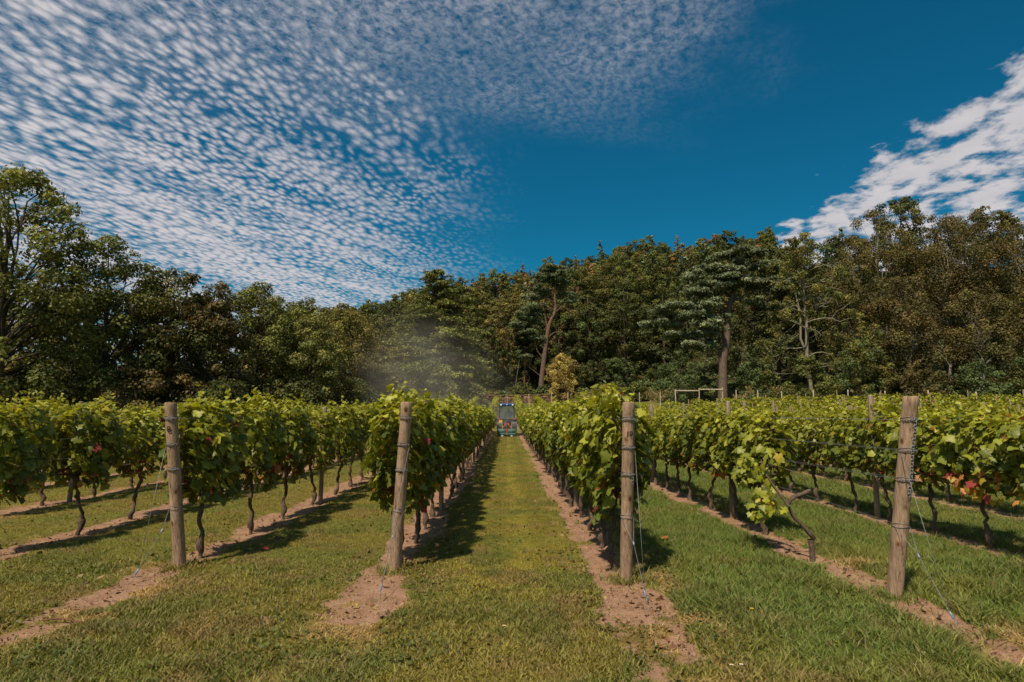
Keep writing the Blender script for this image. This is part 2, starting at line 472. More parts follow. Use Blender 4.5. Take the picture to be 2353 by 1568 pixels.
def pine_bark(name, low, high, z0, z1):
    m_ = bark_mat(name, low[0], low[1], (3, 3, 0.9), 1.0, 0.06); nt = m_.node_tree; p = nt.nodes['Principled BSDF']
    src = p.inputs['Base Color'].links[0].from_socket
    sp = N_(nt, 'ShaderNodeSeparateXYZ'); nt.links.new(coords(nt), sp.inputs[0])
    mr = N_(nt, 'ShaderNodeMapRange', interpolation_type='SMOOTHSTEP'); nt.links.new(sp.outputs[2], mr.inputs[0]); mr.inputs[1].default_value = z0; mr.inputs[2].default_value = z1
    nt.links.new(mixc(nt, mr.outputs[0], src, mixc(nt, 1.0, src, high, 'MULTIPLY')), p.inputs['Base Color'])
    return m_
M['bark_slender'] = pine_bark('slender_pine_bark', ((0.075, 0.050, 0.038), (0.20, 0.130, 0.095)), (1.1, 0.95, 0.85), 5.0, 9.5)
M['bark_grey_pine'] = bark_mat('old_pine_bark', (0.07, 0.05, 0.038), (0.20, 0.14, 0.105), (3, 3, 0.9), 1.0, 0.06)
M['bark_pale'] = bark_mat('pale_bark', (0.11, 0.09, 0.06), (0.34, 0.29, 0.21), (4, 4, 1.2))
M['bark_birch'] = bark_mat('birch_bark', (0.12, 0.10, 0.075), (0.36, 0.31, 0.25), (4, 4, 3))
M['post'] = wood_material('end_post_timber', (0.25, 0.16, 0.108), (0.56, 0.40, 0.28))
M['post_grey'] = wood_material('weathered_post', (0.20, 0.145, 0.10), (0.46, 0.36, 0.27))
M['fence_wood'] = wood_material('new_fence_timber', (0.46, 0.36, 0.26), (0.70, 0.59, 0.46))
M['burnt'] = plain('burnt_number', (0.045, 0.022, 0.014), 0.9)
M['wire'] = plain('galvanised_wire', (0.22, 0.225, 0.235), 0.55, 0.4)
M['joiner'] = plain('joiner_metal', (0.22, 0.26, 0.30), 0.6, 0.3)
M['blue_plastic'] = plain('blue_plastic', (0.08, 0.16, 0.28), 0.6)

# ------------------------------------------------------------------ ground
def build_ground():
    ys = [2.0]
    while ys[-1] < 420: ys.append(ys[-1] + max(0.06, 0.0145 * ys[-1]))
    back = [-900, -400, -150, -60, -25, -12, -6, -3, -1, 0, 0.8, 1.4]
    fwd = [460, 560, 720, 950, 1300, 1800]
    ys = np.array(back + ys + fwd)
    xs = list(np.arange(0, 5.2, 0.07)); x = xs[-1]
    while x < 200: x += max(0.07, 0.027 * (x - 2.6)); xs.append(x)
    xs += [260, 360, 520, 800, 1200, 1800]
    xs = np.array(sorted(set([-q for q in xs] + xs)))
    X, Y = np.meshgrid(xs, ys); nx, ny = len(xs), len(ys)
    so = soil_mask(X, Y)
    Z = ground_z(X, Y)
    near = (1 - sstep(np.abs(Y), 25, 45))
    Z = Z + near * ((fbm(X, Y, 0.7, 2) - .5) * 0.09 + (fbm(X, Y, 5.0, 7) - .5) * 0.035 - so * 0.03 + so * (fbm(X, Y, 9.0, 12) - .5) * 0.05)
    c = grass_colour(X, Y, np.full(X.shape, 0.5)) * 0.85
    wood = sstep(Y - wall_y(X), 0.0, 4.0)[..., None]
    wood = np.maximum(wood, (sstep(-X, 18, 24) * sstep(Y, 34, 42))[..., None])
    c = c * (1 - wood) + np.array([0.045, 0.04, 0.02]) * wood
    i = np.arange(ny - 1)[:, None] * nx; j = np.arange(nx - 1)[None]
    F = np.stack([i + j, i + j + 1, i + nx + j + 1, i + nx + j], -1).reshape(-1, 4)
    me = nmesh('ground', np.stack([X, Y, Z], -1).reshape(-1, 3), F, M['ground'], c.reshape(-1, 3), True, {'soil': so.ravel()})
    o = obj('ground', me)
    tag(o, 'grassy vineyard ground with bare earth strips rising to a wooded hill', 'ground', kind='structure')
    return xs, ys, Z
GX, GY, GZ = build_ground()
def gz(x, y):
    """height of the built ground sheet"""
    x = np.asarray(x, float); y = np.asarray(y, float)
    i = np.clip(np.searchsorted(GX, x) - 1, 0, len(GX) - 2); j = np.clip(np.searchsorted(GY, y) - 1, 0, len(GY) - 2)
    u = (x - GX[i]) / (GX[i + 1] - GX[i]); v = (y - GY[j]) / (GY[j + 1] - GY[j])
    return (GZ[j, i] * (1 - u) + GZ[j, i + 1] * u) * (1 - v) + (GZ[j + 1, i] * (1 - u) + GZ[j + 1, i + 1] * u) * v


# ------------------------------------------------------------------ trees
LEAF_Q = (np.array([(0, -0.5, 0), (0.36, 0, -0.10), (0, 0.5, -0.04), (-0.36, 0, -0.10)]), np.array([(0, 1, 2), (0, 2, 3)]))
NEEDLE_Q = (np.array([(0, -0.5, 0), (0.17, 0, 0.03), (0, 0.6, 0), (-0.17, 0, 0.03)]), np.array([(0, 1, 2), (0, 2, 3)]))

def cards(P, Nn, size, tm, rg, tip=None):
    """many small leaf faces at P, facing Nn"""
    Nn = norm(Nn)
    t = rg.normal(size=P.shape) if tip is None else np.asarray(tip, float) + 0.0 * P
    X = norm(np.cross(t, Nn)); Y = np.cross(Nn, X)
    tv, tf = tm
    s = np.broadcast_to(size, (len(P),))[:, None, None]
    V = P[:, None] + s * (tv[None, :, 0, None] * X[:, None] + tv[None, :, 1, None] * Y[:, None] + tv[None, :, 2, None] * Nn[:, None])
    F = (np.arange(len(P))[:, None, None] * len(tv) + tf[None]).reshape(-1, 3)
    return V.reshape(-1, 3), F, len(tv)

def clump_leaves(rg, C, r, n, size, cols, flat=0.75, up=0.35, spread=0.5, tm=LEAF_Q, droop=0.0, jit=0.24):
    """leaf faces on the outside of rounded clumps; each clump has its own tone"""
    C = np.asarray(C, float); r = np.asarray(r, float)
    p = r ** 2 / (r ** 2).sum()
    idx = rg.choice(len(C), n, p=p)
    u = rg.normal(size=(n, 3)); u[:, 2] += up; u = norm(u)
    rad = r[idx] * np.sqrt(rg.uniform(0.2, 1.25, n))
    P = C[idx] + u * rad[:, None] * np.array([1, 1, flat])
    P[:, 2] -= droop * rg.random(n) ** 2 * r[idx]
    Nn = norm(u + spread * rg.normal(size=(n, 3)) + np.array([0, 0, 0.25]))
    sz = size * rg.uniform(0.65, 1.35, n)
    V, F, k = cards(P, Nn, sz, tm, rg)
    cols = np.asarray(cols, float)
    tone = cols[rg.integers(0, len(cols), len(C))] * rg.uniform(0.62, 1.38, (len(C), 1))
    c = tone[idx] * rg.uniform(1 - jit, 1 + jit, (n, 1))
    return V, F, np.repeat(c, k, 0)

def limb(a, b, rg, n=7, bow=0.12, sag=0.0):
    a = np.asarray(a, float); b = np.asarray(b, float); t = np.linspace(0, 1, n)[:, None]
    L = np.linalg.norm(b - a)
    w = rg.normal(size=3) * bow * L
    p = a + (b - a) * t + w * (np.sin(np.pi * t)) + rg.normal(size=(n, 3)) * 0.02 * L * np.sin(np.pi * t)
    p[:, 2] += sag * L * np.sin(np.pi * t[:, 0])
    return p

def crown_clumps(rg, n, R_, z0, z1, fat=0.45, shape='round', rc=(0.2, 0.32)):
    t = rg.beta(1.6, 1.25, n) if shape != 'cone' else ((np.arange(n) + rg.random(n)) / n) ** 1.15
    z = z0 + (z1 - z0) * t
    if shape == 'round': prof = np.sqrt(np.clip(1 - ((t - fat) / np.where(t < fat, fat * 1.15, 1 - fat)) ** 2, 0.02, 1))
    elif shape == 'cone': prof = np.clip(1.02 - t, 0.04, 1) ** 0.8
    elif shape == 'oval': prof = np.sqrt(np.clip(1 - (2 * t - 1) ** 4, 0.03, 1))
    else: prof = np.ones(n)
    a = rg.uniform(0, 2 * np.pi, n)
    q = R_ * prof * np.sqrt(rg.uniform(0.12, 1.0, n)) * 0.86
    r = R_ * rg.uniform(rc[0], rc[1], n) * ((0.22 + 0.78 * prof) if shape == 'cone' else (0.55 + 0.45 * prof))
    C = np.stack([np.cos(a) * q, np.sin(a) * q, z - r * 0.55], -1)
    return C, r

FINE_K = 0.80
def tree_parts(seed, h, R_, cb, n, cols, size=0.24, shape='round', clumps=70, trunk_r=0.3, limbs=16, up=0.35, flat=0.75, fat=0.42,
               rc=(0.2, 0.32), droop=0.0, lean=(0, 0), top=0.72, tm=LEAF_Q, leafmat='tree_leaf', barkmat='bark', spread=0.40):
    rg = np.random.default_rng(seed)
    if leafmat == 'tree_leaf': clumps = int(clumps * 1.7); rc = (rc[0] * 0.72, rc[1] * 0.85); size = size * FINE_K
    C, r = crown_clumps(rg, clumps, R_, cb, h, fat, shape, rc)
    C[:, 0] += lean[0] * C[:, 2] / h; C[:, 1] += lean[1] * C[:, 2] / h
    V, F, c = clump_leaves(rg, C, r, int(n * 0.84), size, cols, flat, up, spread, tm, droop)
    crown = nmesh('crown', V, F, M[leafmat], c)
    A = Acc()
    tt = np.linspace(0, 1, 9); tp = np.stack([lean[0] * tt * top + 0.12 * np.sin(tt * 5 + seed), lean[1] * tt * top + 0.12 * np.cos(tt * 4 + seed), h * top * tt - 0.3], -1)
    A.tube(tp, trunk_r * (1.0 - 0.75 * tt) * (1 + 0.5 * np.exp(-tt * 14)), 8)
    for i in rg.choice(len(C), min(limbs, len(C)), False):
        zt = min(C[i, 2] * rg.uniform(0.45, 0.8), h * top * 0.95); k = zt / (h * top)
        a = np.array([np.interp(k, tt, tp[:, 0]), np.interp(k, tt, tp[:, 1]), zt])
        A.tube(limb(a, C[i], rg, 6, 0.08, 0.05), np.linspace(trunk_r * 0.34 * (1 - 0.5 * k), 0.03, 6), 5)
    return A.mesh('trunk', M[barkmat]), crown

def lighter(c, k): return [tuple(k * q for q in t) for t in c]
def plant(name, label, cat, x, y, parts, group=None, rz=0.0, sc=1.0, z=None):
    o = empty(name, (x, y, float(ground_z(x, y)) - 0.1 if z is None else z), label, cat, group)
    o.rotation_euler.z = rz
    o.scale = (sc, sc, sc) if np.isscalar(sc) else sc
    if parts[0] is not None: obj('trunk', parts[0], o)
    cr = obj('crown', parts[1], o)
    for extra in parts[2:]: obj(extra[0], extra[1], o)
    return o

G_DARK = [(0.030, 0.044, 0.012), (0.038, 0.050, 0.014), (0.050, 0.058, 0.016)]
G_MID = [(0.052, 0.068, 0.018), (0.066, 0.078, 0.020), (0.045, 0.056, 0.016)]
G_LIGHT = [(0.085, 0.098, 0.028), (0.105, 0.112, 0.034), (0.066, 0.082, 0.024)]
G_OLIVE = [(0.088, 0.088, 0.024), (0.075, 0.076, 0.022), (0.104, 0.094, 0.026)]
G_BROWN = [(0.085, 0.062, 0.022), (0.070, 0.058, 0.020), (0.105, 0.068, 0.024)]
G_BIRCH = [(0.098, 0.078, 0.026), (0.082, 0.070, 0.025), (0.118, 0.086, 0.030), (0.075, 0.070, 0.024)]
G_GOLD = [(0.40, 0.30, 0.085), (0.34, 0.26, 0.075), (0.45, 0.33, 0.11)]
G_RUST = [(0.098, 0.060, 0.028), (0.115, 0.068, 0.032), (0.082, 0.055, 0.025)]
G_PINE = [(0.048, 0.070, 0.036), (0.060, 0.084, 0.044), (0.070, 0.094, 0.052)]
G_BLUE = [(0.078, 0.105, 0.062), (0.095, 0.122, 0.074), (0.064, 0.088, 0.052)]
G_CEDAR = [(0.070, 0.086, 0.026), (0.058, 0.074, 0.023), (0.085, 0.098, 0.030)]
G_BUSH = [(0.045, 0.070, 0.026), (0.055, 0.080, 0.030), (0.038, 0.060, 0.022)]

_b = lambda c, k: [tuple(k * q * w for q, w in zip(t, (1.22, 1.06, 0.88))) for t in c]
G_DARK, G_MID, G_LIGHT, G_OLIVE, G_BROWN, G_BIRCH = _b(G_DARK, 1.45), _b(G_MID, 1.55), _b(G_LIGHT, 1.6), _b(G_OLIVE, 1.45), [(a * .8, b * .95, c) for a, b, c in _b(G_BROWN, 1.4)], [(a * .86, b * .96, c) for a, b, c in _b(G_BIRCH, 1.22)]
G_RUST, G_PINE, G_BLUE, G_CEDAR, G_BUSH = _b(G_RUST, 1.55), _b(G_PINE, 1.85), _b(G_BLUE, 1.75), _b(G_CEDAR, 2.2), _b(G_BUSH, 1.6)
def btree(name, label, x, y, ztop, R_, cb, n, cols, seed, cat='tree', group=None, **k):
    h = ztop - float(ground_z(x, y))
    return plant(name, label, cat, x, y, tree_parts(seed, h, R_, cb, n, cols, **k), group)

WOOD = 'trees along the edge of the wood'
# --- wood edge on the left
btree('tall_tree', 'tallest airy green tree at the left edge of the picture', -33.2, 40, 18.6, 6.6, 2.0, 30000, lighter(G_MID + G_LIGHT[:1], 1.25), 101, group=WOOD, size=0.29, clumps=130, rc=(0.11, 0.21), limbs=60, trunk_r=0.36, fat=0.38, top=0.8)
btree('broadleaf_tree', 'green tree stepping down just right of the tall airy tree', -29.6, 45, 15.0, 5.4, 1.2, 24000, lighter(G_MID, 1.25), 102, group=WOOD, size=0.27, clumps=90, rc=(0.15, 0.25), limbs=24)
btree('chestnut_tree', 'dark brownish tree, third from the left, with sky showing through', -26.4, 48, 13.3, 4.6, 0.6, 22000, lighter(G_BROWN + G_DARK, 1.2), 103, group=WOOD, size=0.27, clumps=80, rc=(0.16, 0.26), limbs=24)
btree('chestnut_tree', 'smaller russet topped dark tree before the pale green trees', -23.9, 49.5, 12.6, 3.4, 0.4, 15000, lighter(G_BROWN, 1.15), 104, group=WOOD, size=0.26, clumps=60, rc=(0.18, 0.3))
btree('broadleaf_tree', 'pale green rounded tree behind the row of the leftmost end post', -22.6, 55, 13.6, 4.6, 0.6, 24000, G_LIGHT, 105, group=WOOD, size=0.26, clumps=85, rc=(0.16, 0.27))
btree('broadleaf_tree', 'low pale green tree bulging before the taller pale ones', -18.2, 55.5, 10.7, 3.5, 0.4, 16000, G_LIGHT, 106, group=WOOD, size=0.25, clumps=60, rc=(0.18, 0.3))
btree('broadleaf_tree', 'green tree behind the low pale tree, left of the dust', -20.3, 62, 13.6, 4.4, 0.6, 17000, G_MID + G_LIGHT, 107, group=WOOD, size=0.27, clumps=65)
btree('broadleaf_tree', 'flat topped olive tree peeping between pale trees and the dust', -18.8, 70, 14.6, 4.2, 1.0, 12000, G_OLIVE, 108, group=WOOD, size=0.28, clumps=50)
btree('broadleaf_tree', 'rounded yellowish olive tree left of the cedar', -17.6, 82, 15.4, 5.2, 0.6, 18000, G_OLIVE + G_MID[:1], 109, group=WOOD, size=0.3, clumps=70)
btree('broadleaf_tree', 'lower olive tree touching the left side of the cedar', -15.2, 78, 10.5, 3.4, 0.4, 12000, G_OLIVE, 110, group=WOOD, size=0.28, clumps=50)
for i, (x, y, zt, r_, lab) in enumerate([(-36.5, 38.5, 6.5, 4.0, 'dark shrub under the tall airy tree at the left edge'), (-31.5, 41.5, 5.0, 3.2, 'dark shrub between the two leftmost tree trunks'),
        (-26.5, 44, 5.2, 3.2, 'brownish shrub below the dark chestnut tree'), (-21.5, 47, 4.6, 2.8, 'dark shrub at the foot of the russet topped tree'),
        (-17.0, 51, 4.6, 2.6, 'dark shrub at the foot of the pale green trees'), (-15.6, 60, 5.4, 3.2, 'dark shrub in front of the dust on the left')]):
    btree('shrub', lab, x, y, zt, r_, 0.1, 7000, (G_BROWN if i in (2,) else G_DARK), 130 + i, cat='shrub', group='shrubs under the left trees', size=0.24, clumps=30, trunk_r=0.12, limbs=5)

# --- cedar: flat drooping sprays in tiers
def cedar(seed, x, y, ztop, R_):
    rg = np.random.default_rng(seed); h = ztop - float(ground_z(x, y))
    Vs = []; Fs = []; Cs = []; nv = 0; A = Acc()
    cols = np.array(G_CEDAR)
    leaders = [((0, 0), h, R_, 250), ((3.3, 0.4), h * 0.945, R_ * 0.70, 95)]
    for (lx, ly), hh, rr, nb in leaders:
        A.tube(np.array([(lx * t, ly * t, hh * t * 0.98) for t in np.linspace(0, 1, 10)]), np.linspace(0.45, 0.05, 10), 8)
        for b in range(nb):
            t = (b + rg.random()) / nb; z = 0.5 + (hh - 0.9) * t
            prof = (1 - t) ** 0.55 if t > 0.14 else 0.72 + 1.4 * t
            Lb = max(0.5, rr * prof * rg.uniform(0.7, 1.15)); a = rg.uniform(0, 2 * np.pi)
            rise = rg.uniform(-0.05, 0.38) + 0.35 * t
            s = np.linspace(0.12, 1, 9)
            px_ = lx * z / hh + np.cos(a) * Lb * s; py_ = ly * z / hh + np.sin(a) * Lb * s
            pz = z + Lb * (rise * s - 0.30 * s ** 2.4)
            A.tube(np.stack([px_, py_, pz], -1), np.linspace(0.07, 0.012, 9), 4)
            m_ = int(40 * Lb + 26)
            q = rg.uniform(0.18, 1.03, m_); ix = lambda f: np.interp(q, s, f)
            w = (0.24 + 0.34 * np.sin(np.pi * np.clip(q, 0, 1)) ** 0.8) * min(1.6, 0.5 + Lb * 0.2)
            off = rg.uniform(-1, 1, m_) * w
            P = np.stack([ix(px_) - np.sin(a) * off, ix(py_) + np.cos(a) * off, ix(pz) - 0.22 * off ** 2 - 0.10 * rg.random(m_) ** 2], -1)
            Nn = np.array([0, 0, 1.0]) + 0.75 * rg.normal(size=(m_, 3))
            P = P + rg.normal(size=(m_, 3)) * np.array([.08, .08, .10])
            tip = np.array([np.cos(a), np.sin(a), -0.2]) + 0.8 * np.sign(off)[:, None] * np.array([-np.sin(a), np.cos(a), 0])
            V, F, k = cards(P, Nn, 0.34 * rg.uniform(0.6, 1.3, m_), NEEDLE_Q, rg, tip)
            c = cols[rg.integers(0, 3)] * rg.uniform(0.6, 1.2) * rg.uniform(0.75, 1.25, (m_, 1)) * (0.75 + 0.35 * q[:, None])
            Vs.append(V); Fs.append(F + nv); nv += len(V); Cs.append(np.repeat(c, k, 0))
    crown = nmesh('crown', np.concatenate(Vs), np.concatenate(Fs), M['needle'], np.concatenate(Cs))
    return A.mesh('trunk', M['bark']), crown
plant('cedar_tree', 'broad cedar with drooping tiers and two tops, left of the tractor', 'tree', -8.8, 76, cedar(7, -8.8, 76, 20.1, 8.6), WOOD)

# --- Scots pines: bare red stem, cloud-like pads of needles
def pads(rg, spec, cols, dens=140, size=0.30):
    """spec: (x, y, z, rx, rz) pads"""
    C = []; r = []
    for (x, y, z, rx, rz_) in spec:
        k = max(5, int(7 * rx))
        a = rg.uniform(0, 2 * np.pi, k); q = rx * np.sqrt(rg.random(k)) * 0.85
        zz_ = z + rz_ * rg.uniform(-0.6, 0.6, k) - 0.25 * rz_ * (q / rx) ** 2
        C.append(np.stack([x + np.cos(a) * q, y + np.sin(a) * q, zz_], -1)); r.append(rg.uniform(0.55, 0.95, k) * (0.6 + 0.14 * rx))
    C = np.concatenate(C); r = np.concatenate(r)
    n = int(dens * (r ** 2).sum() * 3.0)
    return clump_leaves(rg, C, r, n, size, cols, flat=0.42, up=0.85, spread=0.7, tm=NEEDLE_Q, jit=0.25), C

def scots_pine(seed, stem, stem_r, branches, spec, cols, bark, size=0.30):
    rg = np.random.default_rng(seed)
    (V, F, c), C = pads(rg, spec, cols, size=size)
    crown = nmesh('crown', V, F, M['needle'], c)
    A = Acc(); st = np.array(stem, float)
    t = np.linspace(0, 1, len(st)); tt = np.linspace(0, 1, 26)
    sp = np.stack([np.interp(tt, t, st[:, k]) for k in range(3)], -1)
    for _ in range(2): sp[1:-1] = (sp[:-2] + 2 * sp[1:-1] + sp[2:]) / 4
    A.tube(sp, np.interp(tt, np.linspace(0, 1, len(stem_r)), stem_r), 10)
    for pts, r0 in branches:
        p = np.array(pts, float); q = np.linspace(0, 1, 12); t2 = np.linspace(0, 1, len(p))
        bp = np.stack([np.interp(q, t2, p[:, k]) for k in range(3)], -1)
        for _ in range(2): bp[1:-1] = (bp[:-2] + 2 * bp[1:-1] + bp[2:]) / 4
        A.tube(bp, np.linspace(r0, r0 * 0.25, 12), 6)
    top = sp[rg.integers(14, 26, 26)]
    for k in range(26):
        d = np.linalg.norm(C - top[k], axis=1); i = rg.choice(np.argsort(d)[:24])
        A.tube(limb(top[k], C[i], rg, 6, 0.1), np.linspace(0.09, 0.03, 6), 5)
    return A.mesh('trunk', M[bark]), crown

p1 = scots_pine(21,
    [(0, 0, -0.4), (0.1, 0, 2), (0.5, 0, 5), (0.95, 0, 8.3), (1.15, 0, 9.6), (1.55, 0, 10.8), (2.3, 0.1, 12.0), (2.1, 0.1, 13.4), (2.15, 0, 15.5), (2.5, 0, 17.6)],
    [0.48, 0.36, 0.31, 0.28, 0.24, 0.16, 0.08],
    [([(1.1, 0, 9.3), (0.8, 0, 10.2), (0.6, -.2, 12), (0.75, -.2, 14.2), (0.8, -.2, 16.4)], 0.17), ([(0.5, 0, 5.1), (-0.5, 0, 6.0), (-0.8, 0, 7.4), (-0.3, 0, 8.2)], 0.10),
     ([(0.9, 0, 7.6), (1.6, 0, 8.7), (2.6, 0, 9.1), (3.4, 0.1, 8.8)], 0.11), ([(0.2, 0, 2.3), (-0.9, -.2, 3.2), (-2.3, -.4, 4.3)], 0.08), ([(1.5, 0, 10.9), (0.2, 0, 11.5), (-1.4, 0, 12.0)], 0.12)],
    [(1.7, 0, 18.6, 1.5, .6), (0.9, 0, 18.2, 1.2, .5), (2.6, 0, 17.6, 1.3, .5), (0.3, 0, 16.9, 1.6, .6), (1.6, 0, 16.9, 2.0, .7), (3.4, .9, 16.2, 1.5, .6), (3.9, 1.0, 14.8, 1.3, .6), (-0.4, 0, 15.4, 1.5, .6), (0.4, 1.0, 14.6, 1.4, .5), (-1.0, 0, 14.0, 1.3, .5), (4.6, 1.0, 13.7, 1.0, .4),
     (-1.0, -.3, 12.6, 1.8, .7), (0.2, .8, 12.2, 1.4, .5), (-2.0, -.2, 11.3, 1.8, .7), (-0.8, .5, 10.6, 1.5, .6), (-3.2, 0, 10.0, 1.5, .5), (-1.6, 0, 9.0, 1.5, .5), (-0.6, .5, 8.1, 1.3, .4), (-2.2, .4, 5.4, 1.2, .4)],
    G_PINE, 'bark_slender')
plant('pine_tree', 'slender pine with bare reddish curving stem beside the golden bush', 'tree', 4.95, 87.6, p1, WOOD)
p2 = scots_pine(22,
    [(0, 0, -0.4), (0.15, 0, 2.5), (0.3, 0, 5.4), (0.75, 0, 6.6), (0.9, 0, 8.2), (0.9, 0, 10.0), (1.5, 0, 11.5), (2.0, 0, 13.2), (2.2, 0, 15.2)],
    [0.58, 0.46, 0.42, 0.36, 0.31, 0.24, 0.12],
    [([(0.85, 0, 9.0), (-1.0, -.5, 9.6), (-3.5, -.8, 9.8), (-6.2, -.6, 9.9)], 0.15), ([(0.3, 0, 5.5), (-1.6, -.6, 6.8), (-3.6, -.8, 7.4)], 0.13), ([(1.5, 0, 11.3), (3.0, 0, 12.2), (5.0, 0, 12.8)], 0.13), ([(1.3, 0, 11.0), (-.4, 0, 12.4), (-2.2, 0, 13.0)], 0.13)],
    [(1.0, -0.2, 16.7, 1.5, 0.56), (2.8, -1.0, 16.9, 2.1, 0.32), (4.4, -0.0, 17.0, 1.5, 0.41), (-1.0, 0.3, 15.4, 1.9, 0.35), (1.0, -0.6, 15.1, 1.7, 0.58), (3.0, 0.1, 15.9, 1.6, 0.52), (4.9, -0.8, 15.3, 1.8, 0.52), (6.5, -0.2, 15.0, 1.5, 0.36), (-2.6, -0.5, 14.3, 1.4, 0.57), (-0.8, 0.6, 13.6, 1.5, 0.45), (1.2, -1.0, 14.1, 1.9, 0.33), (3.2, 0.1, 13.8, 1.7, 0.57), (5.2, -0.6, 13.6, 1.3, 0.46), (7.2, -1.0, 13.6, 1.6, 0.58), (-3.0, -0.2, 12.6, 1.5, 0.33), (-1.2, 0.0, 12.4, 1.5, 0.59), (0.6, -0.9, 12.9, 1.5, 0.34), (2.4, -0.5, 13.5, 1.7, 0.34), (4.4, 0.3, 13.4, 1.3, 0.48), (6.4, -0.9, 12.6, 1.5, 0.48), (8.0, 0.4, 12.2, 1.3, 0.56), (4.2, 0.1, 11.6, 1.1, 0.60), (6.0, 0.0, 11.0, 1.2, 0.40), (-0.8, -0.2, 11.3, 1.1, 0.40), (-6.6, -0.8, 10.4, 1.4, 0.54), (-4.8, -1.0, 10.7, 1.9, 0.45), (-3.0, 0.3, 10.2, 1.9, 0.43), (-1.3, -0.6, 10.9, 1.6, 0.41), (-7.0, 0.5, 8.9, 1.7, 0.35), (-5.2, 0.5, 8.9, 1.3, 0.59), (-3.4, -0.7, 9.7, 1.9, 0.48), (-1.6, -1.0, 8.7, 1.4, 0.42), (-0.3, 0.1, 9.6, 1.5, 0.34), (-5.2, 0.0, 7.6, 1.2, 0.47), (-3.5, 0.3, 7.6, 1.4, 0.51), (-1.8, 0.4, 7.8, 1.6, 0.35), (-0.4, 0.3, 8.2, 1.6, 0.45), (-3.2, -0.8, 6.4, 1.2, 0.35), (-1.6, 0.1, 6.4, 1.3, 0.37)],
    G_BLUE, 'bark_grey_pine', 0.32)
plant('pine_tree', 'broad blue-green pine with layered pads and a thick grey stem', 'tree', 23.9, 67.5, p2, WOOD)

# --- half dead tree: pale bare limbs, thin leaf cover on top
def bare_limbs(rg, A, a, d, L, r, depth):
    b = a + d * L
    p = limb(a, b, rg, 6, 0.16, 0.06)
    A.tube(p, np.linspace(r, r * 0.55, 6), 5)
    ends = [p[-1]]
    if depth > 0:
        for k in range(rg.integers(2, 4)):
            q = p[rg.integers(3, 6)]
            nd = norm(d + 0.75 * rg.normal(size=3) + np.array([0, 0, -0.05]))
            ends += bare_limbs(rg, A, q, nd, L * rg.uniform(0.5, 0.75), r * 0.55, depth - 1)
    return ends
def half_dead(seed, h):
    rg = np.random.default_rng(seed); A = Acc()
    tp = np.array([(0.25, 0, -0.3), (0.2, 0, 2), (0, 0, 5), (0.15, 0, 8), (0.0, 0, 11), (0.15, 0, 13.5), (0, 0, h * 0.93)])
    A.tube(tp, [0.28, 0.21, 0.18, 0.15, 0.12, 0.08, 0.03], 8)
    A.tube(np.array([(0.15, 0, 4.6), (-0.55, 0, 6.5), (-0.4, 0, 9), (-0.9, 0, 11.5), (-1.6, 0, 14.0)]), [0.15, 0.12, 0.10, 0.07, 0.03], 7)
    ends = []
    for z, dx, dz, L in [(4.4, -1, .35, 2.7), (4.6, 1, .1, 2.4), (5.6, -1, -.1, 2.9), (7.6, -1, .2, 3.0), (8.1, 1, .0, 2.6), (8.6, -1, .4, 2.2), (9.6, 1, .35, 2.6), (10.4, 1, .45, 2.9), (10.9, -1, .6, 2.6), (11.6, 1, .5, 2.5), (12.3, -1, .7, 2.2), (12.9, 1, .8, 2.0), (3.4, -1, -.2, 2.4), (3.2, 1, .3, 2.2)]:
        ends += bare_limbs(rg, A, np.array([np.interp(z, tp[:, 2], tp[:, 0]), 0, z]), norm(np.array([dx, rg.uniform(-.7, .4), dz])), L, 0.075, 3)
    C, r = crown_clumps(rg, 46, 2.6, h * 0.58, h, 0.5, 'round', (0.13, 0.24))
    E_ = np.array(ends); low = E_[rg.random(len(E_)) < 0.35]
    C = np.concatenate([C, low]); r = np.concatenate([r, rg.uniform(0.25, 0.5, len(low))])
    V, F, c = clump_leaves(rg, C, r, 13000, 0.19, G_OLIVE + G_LIGHT, 0.8, 0.3, 0.9)
    return A.mesh('trunk', M['bark_pale']), nmesh('crown', V, F, M['tree_leaf'], c)
plant('half_dead_tree', 'half dead tree with pale bare branches right of the broad pine', 'tree', 30.1, 60.5, half_dead(31, 17.6), WOOD)

# --- birches on the right
def birch(seed, h, R_, n, cols, lean, cb):
    rg = np.random.default_rng(seed); A = Acc()
    t = np.linspace(0, 1, 12)
    tp = np.stack([lean * t + 0.25 * np.sin(t * 6 + seed), 0.2 * np.sin(t * 5 + 2 * seed), h * 0.86 * t - 0.2], -1)
    tp[:, 0] += 0.22 * np.sin(t * 13 + seed * 3)
    A.tube(tp, 0.145 * (1 - 0.88 * t) + 0.012, 7)
    C, r = crown_clumps(rg, 75, R_, cb, h, 0.5, 'oval', (0.17, 0.32))
    C[:, 0] += lean * C[:, 2] / h
    for i in rg.choice(len(C), 38, False):
        zt = C[i, 2] * rg.uniform(0.6, 0.9); k = zt / h
        a = np.array([np.interp(k, t * .86, tp[:, 0]), np.interp(k, t * .86, tp[:, 1]), zt])
        A.tube(limb(a, C[i], rg, 6, 0.06, 0.12), np.linspace(0.06 * (1.1 - k), 0.012, 6), 4)
    V, F, c = clump_leaves(rg, C, r, n, 0.165, cols, 0.85, 0.5, 0.5, droop=0.7)
    return A.mesh('trunk', M['bark_birch']), nmesh('crown', V, F, M['tree_leaf'], c)
